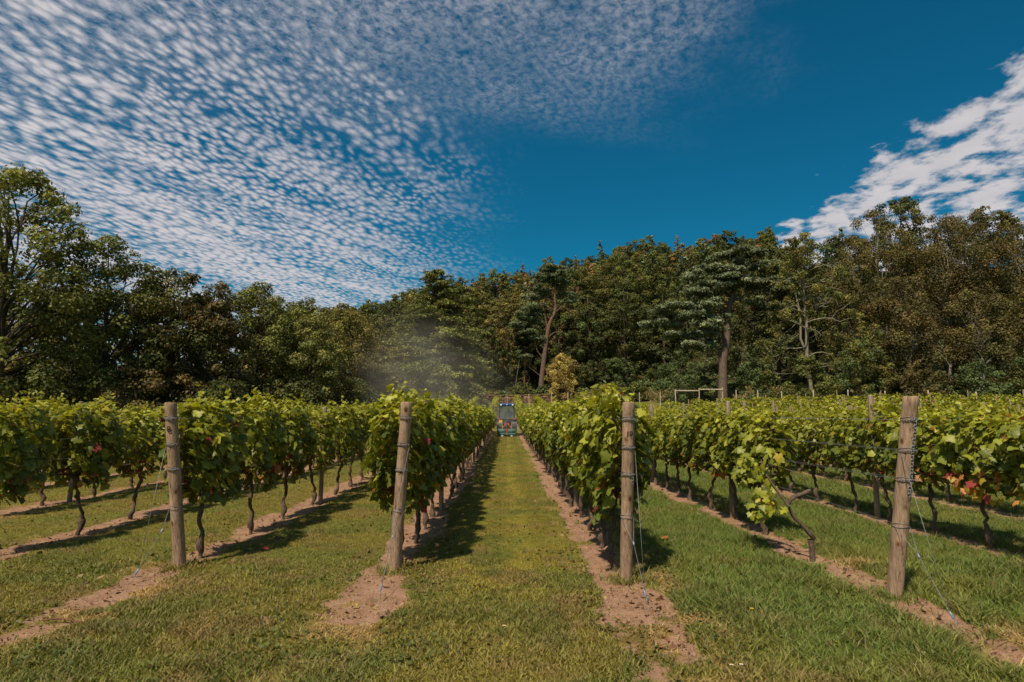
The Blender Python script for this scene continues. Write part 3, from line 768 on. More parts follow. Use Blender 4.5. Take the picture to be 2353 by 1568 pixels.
for i, (x, y, zt, r_, ln, cb, lab) in enumerate([
        (35.6, 61.5, 19.8, 3.2, 0.6, 2.5, 'olive birch just right of the half dead tree'),
        (40.3, 63.0, 23.4, 3.8, -0.8, 3.5, 'tall brownish birch under the bank of cloud'),
        (44.6, 61.0, 22.0, 3.7, 0.9, 3.5, 'brownish birch in the middle of the right-hand group'),
        (48.6, 62.5, 23.6, 3.8, -0.5, 3.5, 'tall birch with a pale forked stem near the right edge'),
        (52.6, 60.0, 22.6, 3.8, 0.4, 2.5, 'brownish birch at the right edge of the picture'),
        (38.0, 56.5, 14.6, 3.0, -0.7, 1.5, 'shorter birch in front of the tall brownish one'),
        (43.2, 55.5, 13.4, 2.9, 0.8, 1.5, 'shorter golden brown birch above the rightmost end post'),
        (48.4, 54.5, 15.2, 3.2, 0.5, 1.5, 'shorter olive birch low at the right edge')]):
    h = zt - float(ground_z(x, y))
    plant('birch_tree', lab, 'birch', x, y, birch(150 + i, h, r_, 19000, G_BIRCH if i not in (0, 7) else G_BIRCH + G_OLIVE, ln, cb), 'birches on the right')
btree('beech_tree', 'dark beech whose top rises highest behind the birches', 45.8, 69, 27.0, 5.0, 8, 17000, G_DARK + G_OLIVE, 171, group=WOOD, size=0.3, clumps=70, rc=(.14, .24))
btree('beech_tree', 'dark green beech behind the birches at the right edge', 54.5, 67, 25.4, 5.0, 6, 15000, G_DARK + G_OLIVE, 172, group=WOOD, size=0.3, clumps=60, rc=(.14, .24))
btree('beech_tree', 'dark beech between the half dead tree and the birches', 35.5, 69, 21.6, 4.4, 3, 14000, G_DARK + G_MID, 173, group=WOOD, size=0.3, clumps=55)
btree('beech_tree', 'dark tree directly behind the half dead tree', 31.6, 70, 19.0, 4.6, 1, 14000, G_DARK, 174, group=WOOD, size=0.3, clumps=55)
btree('beech_tree', 'dark tree behind the gap between the tall birches', 42.0, 74, 24.0, 5.0, 3, 11000, G_DARK, 175, group=WOOD, size=0.33, clumps=50)
btree('beech_tree', 'dark tree behind the birches at the very edge of the picture', 59.5, 69, 24.6, 5.0, 3, 11000, G_DARK, 176, group=WOOD, size=0.33, clumps=50)
btree('beech_tree', 'dark tree deep behind the forked birch', 50.5, 73, 23.6, 5.0, 3, 11000, G_DARK, 177, group=WOOD, size=0.33, clumps=50)
# --- oaks behind the wall in the middle
for i, (x, y, zt, r_, cb, cl, lab) in enumerate([
        (13.0, 97, 26.0, 4.6, 2, G_MID + G_OLIVE[:1], 'green oak rising just right of the slender pine'),
        (18.6, 95, 28.4, 4.8, 2, G_OLIVE + G_MID, 'olive topped oak, tallest between the two pines'),
        (24.3, 93, 28.0, 4.4, 2, G_MID, 'green oak behind the left shoulder of the broad pine'),
        (12.4, 88.5, 17.6, 4.0, .6, G_DARK + G_BUSH[:1], 'dark oak standing behind the golden bush'),
        (17.4, 88, 19.6, 4.4, .6, G_DARK + G_MID[:1], 'dark oak in the middle between the two pines'),
        (22.2, 85, 17.0, 3.8, .6, G_DARK, 'dark tree under the long low arm of the broad pine'),
        (29.0, 82, 22.6, 5.0, 1, G_DARK, 'dark tree filling the gap behind the broad pine'),
        (0.2, 99, 21.5, 4.4, 2, G_OLIVE, 'yellowish tree between the cedar and the slender pine'),
        (3.6, 97, 18.4, 3.6, 1, G_DARK, 'dark tree behind the stem of the slender pine'),
        (8.6, 98, 19.5, 4.0, 1, G_MID + G_DARK, 'dull green tree above the golden bush'),
        (-3.2, 93, 15.0, 3.6, .6, G_DARK, 'dark tree right against the cedar')]):
    btree('oak_tree' if 'oak' in lab else 'broadleaf_tree', lab, x, y, zt, r_, cb, 15000, cl, 180 + i, group=WOOD, size=0.31, clumps=60, rc=(.16, .27))
btree('golden_bush', 'golden yellow bush behind the stone wall', 7.9, 84.9, 10.0, 2.8, 0.0, 11000, G_GOLD, 201, cat='bush', size=0.22, clumps=70, rc=(0.16, 0.30), spread=0.9, trunk_r=0.08, limbs=20)
btree('young_tree', 'slim young tree left of the tractor at the wall', -3.9, 71, 5.3, 0.95, 0.2, 1500, G_LIGHT, 202, cat='tree', size=0.18, clumps=22, shape='cone', trunk_r=0.05, limbs=8)
for i, (x, y, zt, r_, cl, lab) in enumerate([
        (18.9, 66.5, 9.2, 2.7, G_BUSH, 'glossy green bush left of the thick pine stem'),
        (25.6, 62.5, 7.4, 2.3, G_BUSH, 'green bush at the foot of the thick pine stem'),
        (28.2, 56.8, 7.2, 2.4, G_MID, 'bright green bush below the half dead tree'),
        (31.6, 54.5, 8.6, 2.8, G_BUSH + G_OLIVE[:1], 'large rounded bush right of the half dead tree'),
        (36.0, 53.0, 6.4, 2.3, G_BIRCH, 'brownish bush behind the rightmost end post'),
        (39.8, 51.0, 6.2, 2.5, G_BUSH, 'dark green bush in front of the birches'),
        (43.6, 49.5, 7.2, 2.8, G_BUSH + G_MID, 'green bush below the birches at the right edge'),
        (33.6, 56.5, 10.4, 2.8, G_MID + G_OLIVE, 'taller bush behind the large rounded bush'),
        (12.0, 86.5, 9.2, 2.4, G_DARK, 'dark bush behind the wall, right of the golden bush'),
        (15.8, 85.0, 9.6, 2.5, G_BUSH, 'green bush behind the wall below the dark oak'),
        (20.2, 81.0, 8.4, 2.4, G_DARK, 'dark bush behind the wall above the fence rail'),
        (13.4, 80.4, 5.7, 2.2, G_OLIVE, 'low bramble mound growing over the stone wall'),
        (16.4, 77.4, 5.6, 2.0, G_MID, 'low green bramble mound beside the fence rail'),
        (22.6, 70.0, 6.0, 2.4, G_BUSH, 'low bush between fence rail and thick pine stem')]):
    btree('bush', lab, x, y, zt, r_, 0.1, 6500, cl, 210 + i, cat='bush', group='bushes at the foot of the wood', size=0.22, clumps=34, trunk_r=0.08, limbs=6, rc=(.18, .3))
# --- thin bare stems beside the slender pine
for i, (x, y, h, ln, r_, mt, lab) in enumerate([(1.1, 90, 8.5, 1.3, 0.05, 'bark_pale', 'thin pale leaning stem between cedar and slender pine'),
        (2.6, 90, 9.0, 0.3, 0.16, 'bark_red', 'reddish bare stem just left of the slender pine')]):
    t = np.linspace(0, 1, 8)
    A = Acc(); A.tube(np.stack([ln * t, 0.1 * np.sin(5 * t), h * t - 0.3], -1), r_ * (1 - 0.6 * t), 6)
    rg = np.random.default_rng(300 + i)
    C, r = crown_clumps(rg, 18, 1.5, h * .7, h * 1.2, .5, 'round', (.2, .35)); C[:, 0] += ln
    V, F, c = clump_leaves(rg, C, r, 2200, .24, G_DARK + G_BROWN)
    plant('thin_tree', lab, 'tree', x, y, (A.mesh('trunk', M[mt]), nmesh('crown', V, F, M['tree_leaf'], c)), WOOD)

# --- woodland climbing the hill: shared crowns, one object per tree
protos = []
def proto(n, k): protos.append((k, tree_parts(400 + len(protos), n=n, leafmat='hill_leaf', **k['p'])))
for cols, h, R_, shape, rc, nm in [(G_MID, 14, 4.2, 'round', (.2, .3), 'green broadleaf tree'), (G_OLIVE, 13, 4.0, 'round', (.2, .3), 'olive broadleaf tree'), (G_DARK, 14, 4.2, 'round', (.2, .3), 'dark broadleaf tree'),
        (G_RUST, 15, 2.7, 'cone', (.22, .36), 'rust brown larch'), (G_PINE, 15, 2.9, 'cone', (.24, .36), 'dark conifer'), (G_RUST + G_OLIVE, 13, 3.4, 'oval', (.2, .3), 'brownish tree')]:
    proto(4200, dict(name=nm, p=dict(h=h, R_=R_, cb=1.0 if shape == 'cone' else 2.0, cols=cols, size=0.42, shape=shape, clumps=80 if shape == 'cone' else 52, trunk_r=0.2, limbs=6, rc=rc, top=0.86 if shape == 'cone' else 0.72)))
rg = np.random.default_rng(77)
cnt = 0
for yy in np.arange(101, 236, 8.5):
    for xx in np.arange(-70, 150, 7.6):
        x = xx + rg.uniform(-2.8, 2.8); y = yy + rg.uniform(-3.2, 3.2)
        b = x / y
        if b < -0.30 or b > 0.82: continue
        if y - float(wall_y(x)) < 13 or y - float(wall_y(x)) > 141: continue
        if b > 0.45 and y > 100 + 120 * max(0, 0.62 - b): continue
        wgt = [1.2, 2.2, 1.4, 1.5, 1.2, 2.6] if -.13 < b < 0.145 else [3.0, 2.5, 3.0, .5, 1.0, 1.2] if b < 0.36 else [3, 3, 3, .4, .6, .5]
        k = rg.choice(6, p=np.array(wgt) / sum(wgt))
        s_ = rg.uniform(0.82, 1.18)
        nm = protos[k][0]['name']
        where = 'far left end of the wooded hill' if b < -0.18 else 'hillside left of the cedar' if b < -0.12 else 'hillside above the cedar' if b < -0.02 else 'hillside between cedar and slender pine' if b < 0.06 else 'hillside just right of the slender pine' if b < 0.14 else 'hillside midway between the two pines' if b < 0.24 else 'hillside left of the broad pine' if b < 0.36 else 'hillside behind the broad pine' if b < 0.44 else 'hillside behind the birches'
        where = ('skyline of the ' if y - float(wall_y(x)) > 95 else 'lower slope of the ' if y - float(wall_y(x)) < 50 else 'middle of the ') + where
        plant('hillside_tree', '%s in the %s' % (nm, where), 'tree', x, y, protos[k][1], '%s in the %s' % (nm.replace('tree', 'trees').replace('larch', 'larches').replace('conifer', 'conifers'), where), rg.uniform(0, 6.28), (s_, s_, s_ * rg.uniform(0.9, 1.12)))
        cnt += 1
print('hill trees', cnt)

# more of the wood behind the left-hand trees
for i, (x, y, s_) in enumerate([(-52, 56, 1.0), (-46, 58, .95), (-40, 55, .9), (-35, 58, .95), (-30.5, 60, .9), (-25.5, 66, .9), (-44, 50, .7), (-38, 49, .72), (-33.5, 51, .62), (-28.5, 54, .62), (-24, 60, .8), (-22, 76, 1.0), (-27, 78, 1.0), (-12, 92, .95), (-17, 92, 1.0)]):
    plant('woodland_tree', 'dark tree in the wood behind ' + ('the tall airy tree at the left edge' if x < -39 else 'the second tree from the left' if x < -32 else 'the dark brownish chestnut' if x < -26.5 else 'the pale green trees' if x < -20 else 'the olive tree left of the cedar'), 'tree', x, y, protos[(2, 0, 2, 1)[i % 4]][1], 'dark trees in the depth of the left wood', rg.uniform(0, 6.28), s_)
# leafy undergrowth on the floor of the wood and over the bank
def undergrowth():
    rg = np.random.default_rng(88); n = 72000
    x = rg.uniform(-48, 62, n); dw = rg.uniform(-0.2, 1, n) ** 2 * 42 * np.sign(rg.uniform(-.02, 1, n)); y = wall_y(x) + dw
    left = x < -13
    y = np.where(left, np.interp(x, [-60, -36, -22, -13], [33, 38, 46, 56]) + np.abs(dw) * 1.2, y)
    k = (np.abs(x) / y < 0.93) & ~((x > -6) & (x < 7) & (dw < 0.6)); x, y = x[k], y[k]; n = len(x)
    hgt = 0.25 + 1.5 * sstep(fbm(x, y, .45, 23), .38, .75)
    P = np.stack([x, y, ground_z(x, y) + hgt * rg.random(n) ** .6], -1)
    V, F, kk = cards(P, np.array([0, -.35, .8]) + .6 * rg.normal(size=(n, 3)), rg.uniform(.2, .5, n), LEAF_Q, rg)
    pal = np.array(G_DARK + G_BUSH + G_OLIVE[:1] + G_BROWN[:1]); c = pal[(fbm(x, y, .35, 29) * 1.35 * len(pal)).astype(int) % len(pal)] * rg.uniform(.6, 1.4, (n, 1))
    tag(obj('undergrowth', nmesh('undergrowth', V, F, M['tree_leaf'], np.repeat(c, kk, 0))), 'low leafy undergrowth on the bank and floor of the wood', 'undergrowth', kind='stuff')
undergrowth()
def bank_grass():
    rg = np.random.default_rng(89); n = 15000
    x = rg.uniform(7.5, 34, n); y = wall_y(x) - 0.5 - 3.2 * rg.random(n) ** 1.4
    hgt = (0.5 + 1.1 * sstep(fbm(x, y, .6, 33), .35, .7)) * sstep(x, 7.5, 11)
    P = np.stack([x, y, ground_z(x, y) + hgt * rg.random(n) ** .7], -1)
    V, F, kk = cards(P, np.array([0, -.5, .6]) + .6 * rg.normal(size=(n, 3)), rg.uniform(.16, .34, n), NEEDLE_Q, rg, np.array([0, 0, 1.0]))
    c = np.array([(.17, .145, .04), (.20, .16, .055), (.12, .12, .03), (.24, .18, .08)])[rg.integers(0, 4, n)] * rg.uniform(.7, 1.3, (n, 1))
    tag(obj('bank_grass', nmesh('bank_grass', V, F, M['tree_leaf'], np.repeat(c, kk, 0))), 'rough pale grass on the bank in front of the stone wall', 'grass', kind='stuff')
bank_grass()

# ------------------------------------------------------------------ vines
def leaf_shape(rg, detail):
    if detail:
        half = [(0.10, -0.06), (0.30, -0.13), (0.47, 0.08), (0.38, 0.22), (0.56, 0.46), (0.30, 0.55), (0.20, 0.78)]
        pts = [(0, 0.06)] + half + [(0, 1.0)] + [(-a, b) for a, b in reversed(half)]
    else:
        half = [(0.42, 0.0), (0.52, 0.45)]
        pts = [(0, 0.0)] + half + [(0, 0.98)] + [(-a, b) for a, b in reversed(half)]
    p = np.array(pts, float)
    p += rg.normal(size=p.shape) * 0.025
    cup = rg.uniform(-0.10, 0.45); fold = rg.uniform(-0.1, 0.22); curl = rg.uniform(0.05, 0.4)
    z = -cup * (p[:, 0] ** 2) * 1.6 + fold * np.abs(p[:, 0]) - curl * np.clip(p[:, 1] - 0.3, 0, 1) ** 2 + rg.normal(size=len(p)) * 0.03
    V = np.concatenate([[(0, 0.36, 0.05)], np.column_stack([p, z])])
    n = len(p); F = np.array([(0, 1 + i, 1 + (i + 1) % n) for i in range(n)])
    V[:, 1] -= 0.05
    return V, F

_rgl = np.random.default_rng(3)
FINE = [leaf_shape(_rgl, True) for _ in range(5)]
COARSE = [leaf_shape(_rgl, False) for _ in range(4)]
V_DEEP = np.array([0.070, 0.098, 0.016]); V_MID = np.array([0.130, 0.155, 0.021]); V_YG = np.array([0.250, 0.255, 0.028]); V_LIME = np.array([0.210, 0.225, 0.026])
V_YEL = np.array([0.44, 0.32, 0.030]); V_ORG = np.array([0.42, 0.175, 0.045]); V_RED = np.array([0.30, 0.050, 0.038])
V_DEEP, V_MID, V_YG, V_LIME = V_DEEP * np.array([1.30, 1.25, 1.1]), V_MID * np.array([1.32, 1.25, 1.05]), V_YG * np.array([1.50, 1.42, 1.3]), V_LIME * np.array([1.36, 1.28, 1.1])

def vine_leaves(rg, n, half=0.57, zlo=0.70, ztop=1.74, bulge=0.27, autumn=0.05, shoots=4, tall=0.22):
    t = rg.beta(1.25, 0.95, n)
    along = rg.uniform(-1, 1, n) * half * (0.34 + 0.70 * np.sqrt(t))
    ph = rg.uniform(0, 6.28, 4)
    top = ztop + 0.05 - 0.24 * (along / half) ** 2 + 0.06 * np.sin(along * 9 + ph[0]) + 0.04 * np.sin(along * 21 + ph[1])
    low = zlo + 0.10 * (along / half) ** 2 + 0.06 * np.sin(along * 11 + ph[2])
    z = low + (top - low) * t
    side = np.where(rg.random(n) < 0.5, -1.0, 1.0)
    b = bulge * (0.50 + 0.62 * np.sin(np.pi * np.clip(0.08 + 0.86 * t, 0, 1)) ** 0.7) * (1 + 0.22 * np.sin(along * 8 + z * 7 + ph[3])) * (1 - 0.42 * np.clip(np.abs(along) / half, 0, 1) ** 2)
    x = side * b * np.sqrt(rg.uniform(0.05, 1.2, n))
    P = np.stack([x, along, z], -1)
    tp = sstep(t, 0.80, 0.98)[:, None]
    Nn = np.stack([side * 0.75 + 0.3 * rg.normal(size=n), 0.55 * rg.normal(size=n), 0.52 + 0.42 * rg.normal(size=n)], -1)
    Nn = norm(Nn * (1 - tp) + np.stack([0.5 * rg.normal(size=n), 0.5 * rg.normal(size=n), np.full(n, 0.9)], -1) * tp)
    tip = np.stack([side * 0.35 + 0.4 * rg.normal(size=n), 0.95 * rg.normal(size=n), -0.75 + 0.5 * rg.normal(size=n)], -1) * (1 - tp) + np.stack([rg.normal(size=n), rg.normal(size=n), np.full(n, -0.1)], -1) * tp
    size = rg.uniform(0.065, 0.130, n) * (1 - 0.25 * tp[:, 0])
    g = rg.random((n, 1)); young = np.clip(t[:, None] * 1.1 - 0.25 + 0.42 * rg.normal(size=(n, 1)), 0, 1)
    col = V_DEEP * (1 - g) + V_MID * g
    col = col * (1 - young) + (V_LIME * (1 - g) + V_YG * g) * young
    # turning leaves, mostly low around the fruit
    au = rg.random(n) < autumn * np.where(t < 0.28, 3.2, 0.35)
    hot = np.array([V_YEL, V_YEL * .9, V_ORG, V_RED * .8, V_YEL * 0.6, V_ORG * .7])[rg.integers(0, 6, n)]
    col = np.where(au[:, None], hot, col)
    # long shoots standing out of the top
    PS = [P]; NS = [Nn]; TS = [tip]; SS = [size]; CS = [col]
    for k in range(shoots):
        a = rg.uniform(-half * 0.8, half * 0.8); hh = tall * rg.uniform(0.35, 1.0); m_ = rg.integers(5, 10)
        q = np.linspace(0, 1, m_)
        lx, ly = rg.normal() * 0.10, rg.normal() * 0.12
        base = np.array([rg.normal() * 0.08, a, ztop - 0.06])
        pp = base + np.stack([lx * q, ly * q, hh * q], -1) + rg.normal(size=(m_, 3)) * 0.02
        PS.append(pp); NS.append(norm(rg.normal(size=(m_, 3)) + np.array([0, 0, 0.9]))); TS.append(rg.normal(size=(m_, 3)) + np.array([0, 0, -0.3]))
        SS.append(0.115 * (1 - 0.6 * q) * rg.uniform(0.8, 1.1, m_)); CS.append((V_YG * (0.85 + 0.3 * rg.random((m_, 1)))))
    return [np.concatenate(q) for q in (PS, NS, TS, SS, CS)]

def leaf_frames(P, Nn, tip):
    Nn = norm(Nn); X = norm(np.cross(tip, Nn)); Y = np.cross(Nn, X)
    return X, Y, Nn
def leaves_mesh(name, L, shapes, rg, keep=None):
    P, Nn, tip, size, col = L
    if keep is not None: P, Nn, tip, size, col = P[keep], Nn[keep], tip[keep], size[keep], col[keep]
    X, Y, Z = leaf_frames(P, Nn, tip)
    w = rg.integers(0, len(shapes), len(P)); Vs = []; Fs = []; Cs = []; nv = 0
    for k, (tv, tf) in enumerate(shapes):
        i = np.where(w == k)[0]
        if not len(i): continue
        V = P[i, None] + size[i, None, None] * (tv[None, :, 0, None] * X[i, None] + tv[None, :, 1, None] * Y[i, None] + tv[None, :, 2, None] * Z[i, None])
        Vs.append(V.reshape(-1, 3)); Fs.append((np.arange(len(i))[:, None, None] * len(tv) + tf[None]).reshape(-1, 3) + nv); nv += V.shape[0] * V.shape[1]
        cc = np.repeat(col[i, None] * rg.uniform(0.68, 1.30, (len(i), 1, 1)), len(tv), 1)
        cc[:, 0] *= 1.12
        Cs.append(cc.reshape(-1, 3))
    return nmesh(name, np.concatenate(Vs), np.concatenate(Fs), M['vine_leaf'], np.concatenate(Cs))

# shared single leaves: five outlines in nine tints
PALETTE = np.array([V_DEEP, V_DEEP * 1.3, V_MID, V_MID * 1.25, V_LIME, V_YG, V_YEL, V_ORG, V_RED])
LEAF_ME = {}
for si, (tv, tf) in enumerate(FINE):
    for ci, c in enumerate(PALETTE):
        cc = np.repeat(c[None], len(tv), 0); cc[0] *= 1.12
        LEAF_ME[si, ci] = nmesh('leaf', tv, tf, M['vine_leaf'], cc)

def vine_trunk(rg, detail=True, head=0.80):
    A = Acc(); n = 20 if detail else 6
    t = np.linspace(0, 1, n)
    lx, ly = rg.normal() * 0.05, rg.normal() * 0.09; ph = rg.uniform(0, 6.28, 2)
    wk = np.cumsum(rg.normal(size=(n, 2)) * (0.30 / n), 0); wk -= np.linspace(wk[0], wk[-1], n) * rg.uniform(0.3, 1.0)
    P = np.stack([lx * t + wk[:, 0], ly * t + wk[:, 1], -0.06 + (head + 0.06) * t], -1)
    r = 0.029 * (1 - 0.2 * t) * (1 + 0.16 * np.sin(t * 19 + ph[0]) + 0.13 * rg.normal(size=n)) + 0.018 * np.exp(-((t - rg.uniform(.08, .3)) / 0.06) ** 2) + 0.020 * np.exp(-((t - 1) / 0.08) ** 2)
    A.tube(P, r, 9 if detail else 5)
    for s in (-1, 1):
        q = np.linspace(0, 1, 7 if detail else 4)
        A.tube(P[-1] + np.stack([0.02 * np.sin(q * 5), s * 0.46 * q, 0.05 * np.sin(q * 2.4) + 0.02 * q], -1), 0.024 * (1 - 0.55 * q), 6 if detail else 4)
        if detail:
            for k in range(3):
                b = P[-1] + np.array([0, s * (0.12 + 0.14 * k), 0.05])
                A.tube(np.array([b, b + (rg.normal() * .05, rg.normal() * .05, 0.35), b + (rg.normal() * .1, rg.normal() * .1, 0.75)]), [0.007, 0.005, 0.003], 4)
    return A.mesh('trunk', M['vine_bark'])

def fence_limit(x): return float(np.interp(x, [-60, 0, 6, 17, 23, 30, 36, 60], [48, 47, 47, 50, 48, 42, 35, 20]))
vines = []
for k in range(-6, 18):
    x = row_x(k); y = float(post_y(x)) + (0.42 if k != 2 else 2.85)
    rk = np.random.default_rng(900 + k); j = 0
    if k > 3: y = max(y, x / 0.95 - 2)
    yend = fence_limit(x)
    while y < yend:
        if abs(x) / y < 0.93 and y > 3.5:
            vines.append((math.hypot(x, y), k, j, x + rk.normal() * 0.03, y))
        y += (1.06 if k > -1 else 1.30) + rk.normal() * 0.08; j += 1
for k in (-1, 0, 1, 2):
    for y in np.arange(53, 74, 1.05): vines.append((200 + y, k, 60, row_x(k), float(y)))
vines.sort()
ONE = vines[:300]; REST = vines[300:]

rowname = {-3: 'the second row left of the leftmost end post', -2: 'the row left of the leftmost end post', -1: 'the row of the leftmost end post', 0: 'the row on the left of the mown path',
           1: 'the row on the right of the mown path', 2: 'the row of the end post with the chain', 3: 'the row right of the chained end post'}
for q_, w_ in zip(range(4, 18), ['second', 'third', 'fourth', 'fifth', 'sixth', 'seventh', 'eighth', 'ninth', 'tenth', 'eleventh', 'twelfth', 'thirteenth', 'fourteenth', 'fifteenth']): rowname[q_] = 'the %s row right of the chained end post' % w_
ordn = ['first', 'second', 'third', 'fourth', 'fifth', 'sixth', 'seventh', 'eighth', 'ninth', 'tenth', 'eleventh', 'twelfth']
def vine_label(k, j):
    if k in rowname:
        if j < 12: return 'leafy grapevine, %s visible in %s' % (ordn[j], rowname[k]), 'grapevines of ' + rowname[k]
        if j < 18: return 'grapevine part way along %s' % rowname[k], 'grapevines part way along ' + rowname[k]
        return 'grapevine towards the far end of %s' % rowname[k], 'grapevines at the far end of ' + rowname[k]
    if k < -3: return 'grapevine in the %s row left of the leftmost end post' % {-4: 'third', -5: 'fourth', -6: 'fifth'}[k], 'grapevines %d rows left of the leftmost end post' % (-k - 1)
    if k < 7: return 'grapevine in the middle rows of the right-hand field', 'grapevines in the middle rows on the right'
    return 'grapevine in the rows farthest right near the fence', 'grapevines in the rows farthest right'

rgv = np.random.default_rng(501)
TRUNKS = [vine_trunk(rgv) for _ in range(8)]
MIDF = []
for i in range(9):
    L = vine_leaves(rgv, 680, autumn=(0.04, 0.09, 0.02)[i % 3], shoots=4, ztop=1.72 + 0.06 * rgv.normal(), tall=0.28)
    MIDF.append(leaves_mesh('foliage', L, COARSE, rgv))
NEAR = {}
for n_, (d, k, j, x, y) in enumerate(ONE):
    z = float(gz(x, y))
    lab, grp = vine_label(k, j)
    root = empty('grapevine', (x, y, z), lab, 'grapevine', grp)
    detailed = d < 11.2 and -3 < k < 4
    obj('trunk', TRUNKS[rgv.integers(0, 8)], root).rotation_euler.z = rgv.choice([0.0, math.pi])
    if not detailed:
        f = obj('foliage', MIDF[rgv.integers(0, 9)], root); f['kind'] = 'stuff'
        f.rotation_euler.z = rgv.choice([0.0, math.pi]); f.scale = (rgv.uniform(.9, 1.12), 1.0 if k >= 0 else 0.92, rgv.uniform(.96, 1.05) * (1.0 if k < 2 else 0.925))
        continue
    first = j == 0
    kw = dict(autumn=0.05, shoots=6, ztop=1.74 + 0.05 * float(rgv.normal()), zlo=0.68, half=0.58, tall=0.30)
    if k in (0, 1) and first: kw.update(ztop=1.80, tall=0.26, shoots=9, zlo=0.60, half=0.66)
    if k >= 2: kw.update(ztop=1.60, tall=0.14)
    if k == 3 and j < 4: kw.update(autumn=0.10, bulge=0.33)
    if k < 0: kw.update(autumn=0.07, half=0.55, zlo=0.66, tall=0.34)
    L = vine_leaves(rgv, 980, **kw)
    P, Nn, tip, size, col = L
    if k == 3 and 4 <= d and j in (0, 1, 2):      # a branch of turned leaves hangs low on this vine
        m_ = 26; pp = np.stack([-0.26 + rgv.normal(size=m_) * .06, rgv.uniform(-.5, .1, m_), 0.78 + rgv.normal(size=m_) * 0.09], -1)
        P = np.concatenate([P, pp]); Nn = np.concatenate([Nn, norm(np.array([-.8, -.6, .4]) + .4 * rgv.normal(size=(m_, 3)))]); tip = np.concatenate([tip, np.tile([[0, 0, -1.]], (m_, 1)) + .3 * rgv.normal(size=(m_, 3))])
        size = np.concatenate([size, rgv.uniform(.07, .11, m_)]); col = np.concatenate([col, np.array([V_ORG, V_ORG * 1.05, V_RED, V_YEL])[rgv.integers(0, 4, m_)]])
        L = [P, Nn, tip, size, col]
    # the leaves that show largest become leaves of their own; the rest stay one mass
    tocam = norm(np.array([0, 0, 1.62]) - (P + np.array([x, y, z])))
    score = size * (0.25 + np.abs((Nn * tocam).sum(1))) * np.where((P[:, 0] * -np.sign(x) > 0) | (P[:, 2] > 1.6), 1.0, 0.35) + 0.03 * np.abs(P[:, 0]) + rgv.random(len(P)) * 0.02
    nbig = 110 if d < 8.6 else 70
    big = np.argsort(-score)[:nbig]; keep = np.ones(len(P), bool); keep[big] = False
    f = obj('foliage', leaves_mesh('foliage', L, FINE, rgv, keep), root); f['kind'] = 'stuff'
    X, Y, Z = leaf_frames(P, Nn, tip)
    ci = np.argmin(np.linalg.norm(col[:, None] - PALETTE[None], axis=2), 1)
    for i in big:
        o = bpy.data.objects.new('leaf', LEAF_ME[int(rgv.integers(0, 5)), int(ci[i])])
        COL.objects.link(o); o.parent = root
        s_ = float(size[i]) * 1.08
        mm = Matrix(((X[i, 0] * s_, Y[i, 0] * s_, Z[i, 0] * s_, P[i, 0]), (X[i, 1] * s_, Y[i, 1] * s_, Z[i, 1] * s_, P[i, 1]), (X[i, 2] * s_, Y[i, 2] * s_, Z[i, 2] * s_, P[i, 2]), (0, 0, 0, 1)))
        o.matrix_basis = mm

# the rest of the field: too many to tell apart
def far_vines():
    rg = np.random.default_rng(611)
    var = [vine_leaves(rg, 135, autumn=0.05, shoots=2, bulge=0.3) for _ in range(8)]
    out = [[], [], [], [], []]; A = Acc()
    for (d, k, j, x, y) in REST:
        L = var[rg.integers(0, 8)]; base = np.array([x, y, float(gz(x, y))]); s = rg.choice([-1, 1])
        fl = np.array([s, s, 0.925 if k > 1 else 1.0])
        out[0].append(L[0] * fl + base); out[1].append(L[1] * fl); out[2].append(L[2] * fl); out[3].append(L[3] * 1.75); out[4].append(L[4] * rg.uniform(.85, 1.15))
        A.tube(base + np.array([(0, 0, -.1), (rg.normal() * .04, 0, .4), (0, 0, .9)]), [0.035, 0.03, 0.025], 4)
    o = obj('distant_vines', leaves_mesh('distant_vines', [np.concatenate(q) for q in out], COARSE, rg))
    tag(o, 'mass of grapevines filling the far rows of the vineyard', 'vines', kind='stuff')
    t = obj('trunk', A.mesh('trunk', M['vine_bark']), o); t['kind'] = 'stuff'
far_vines()

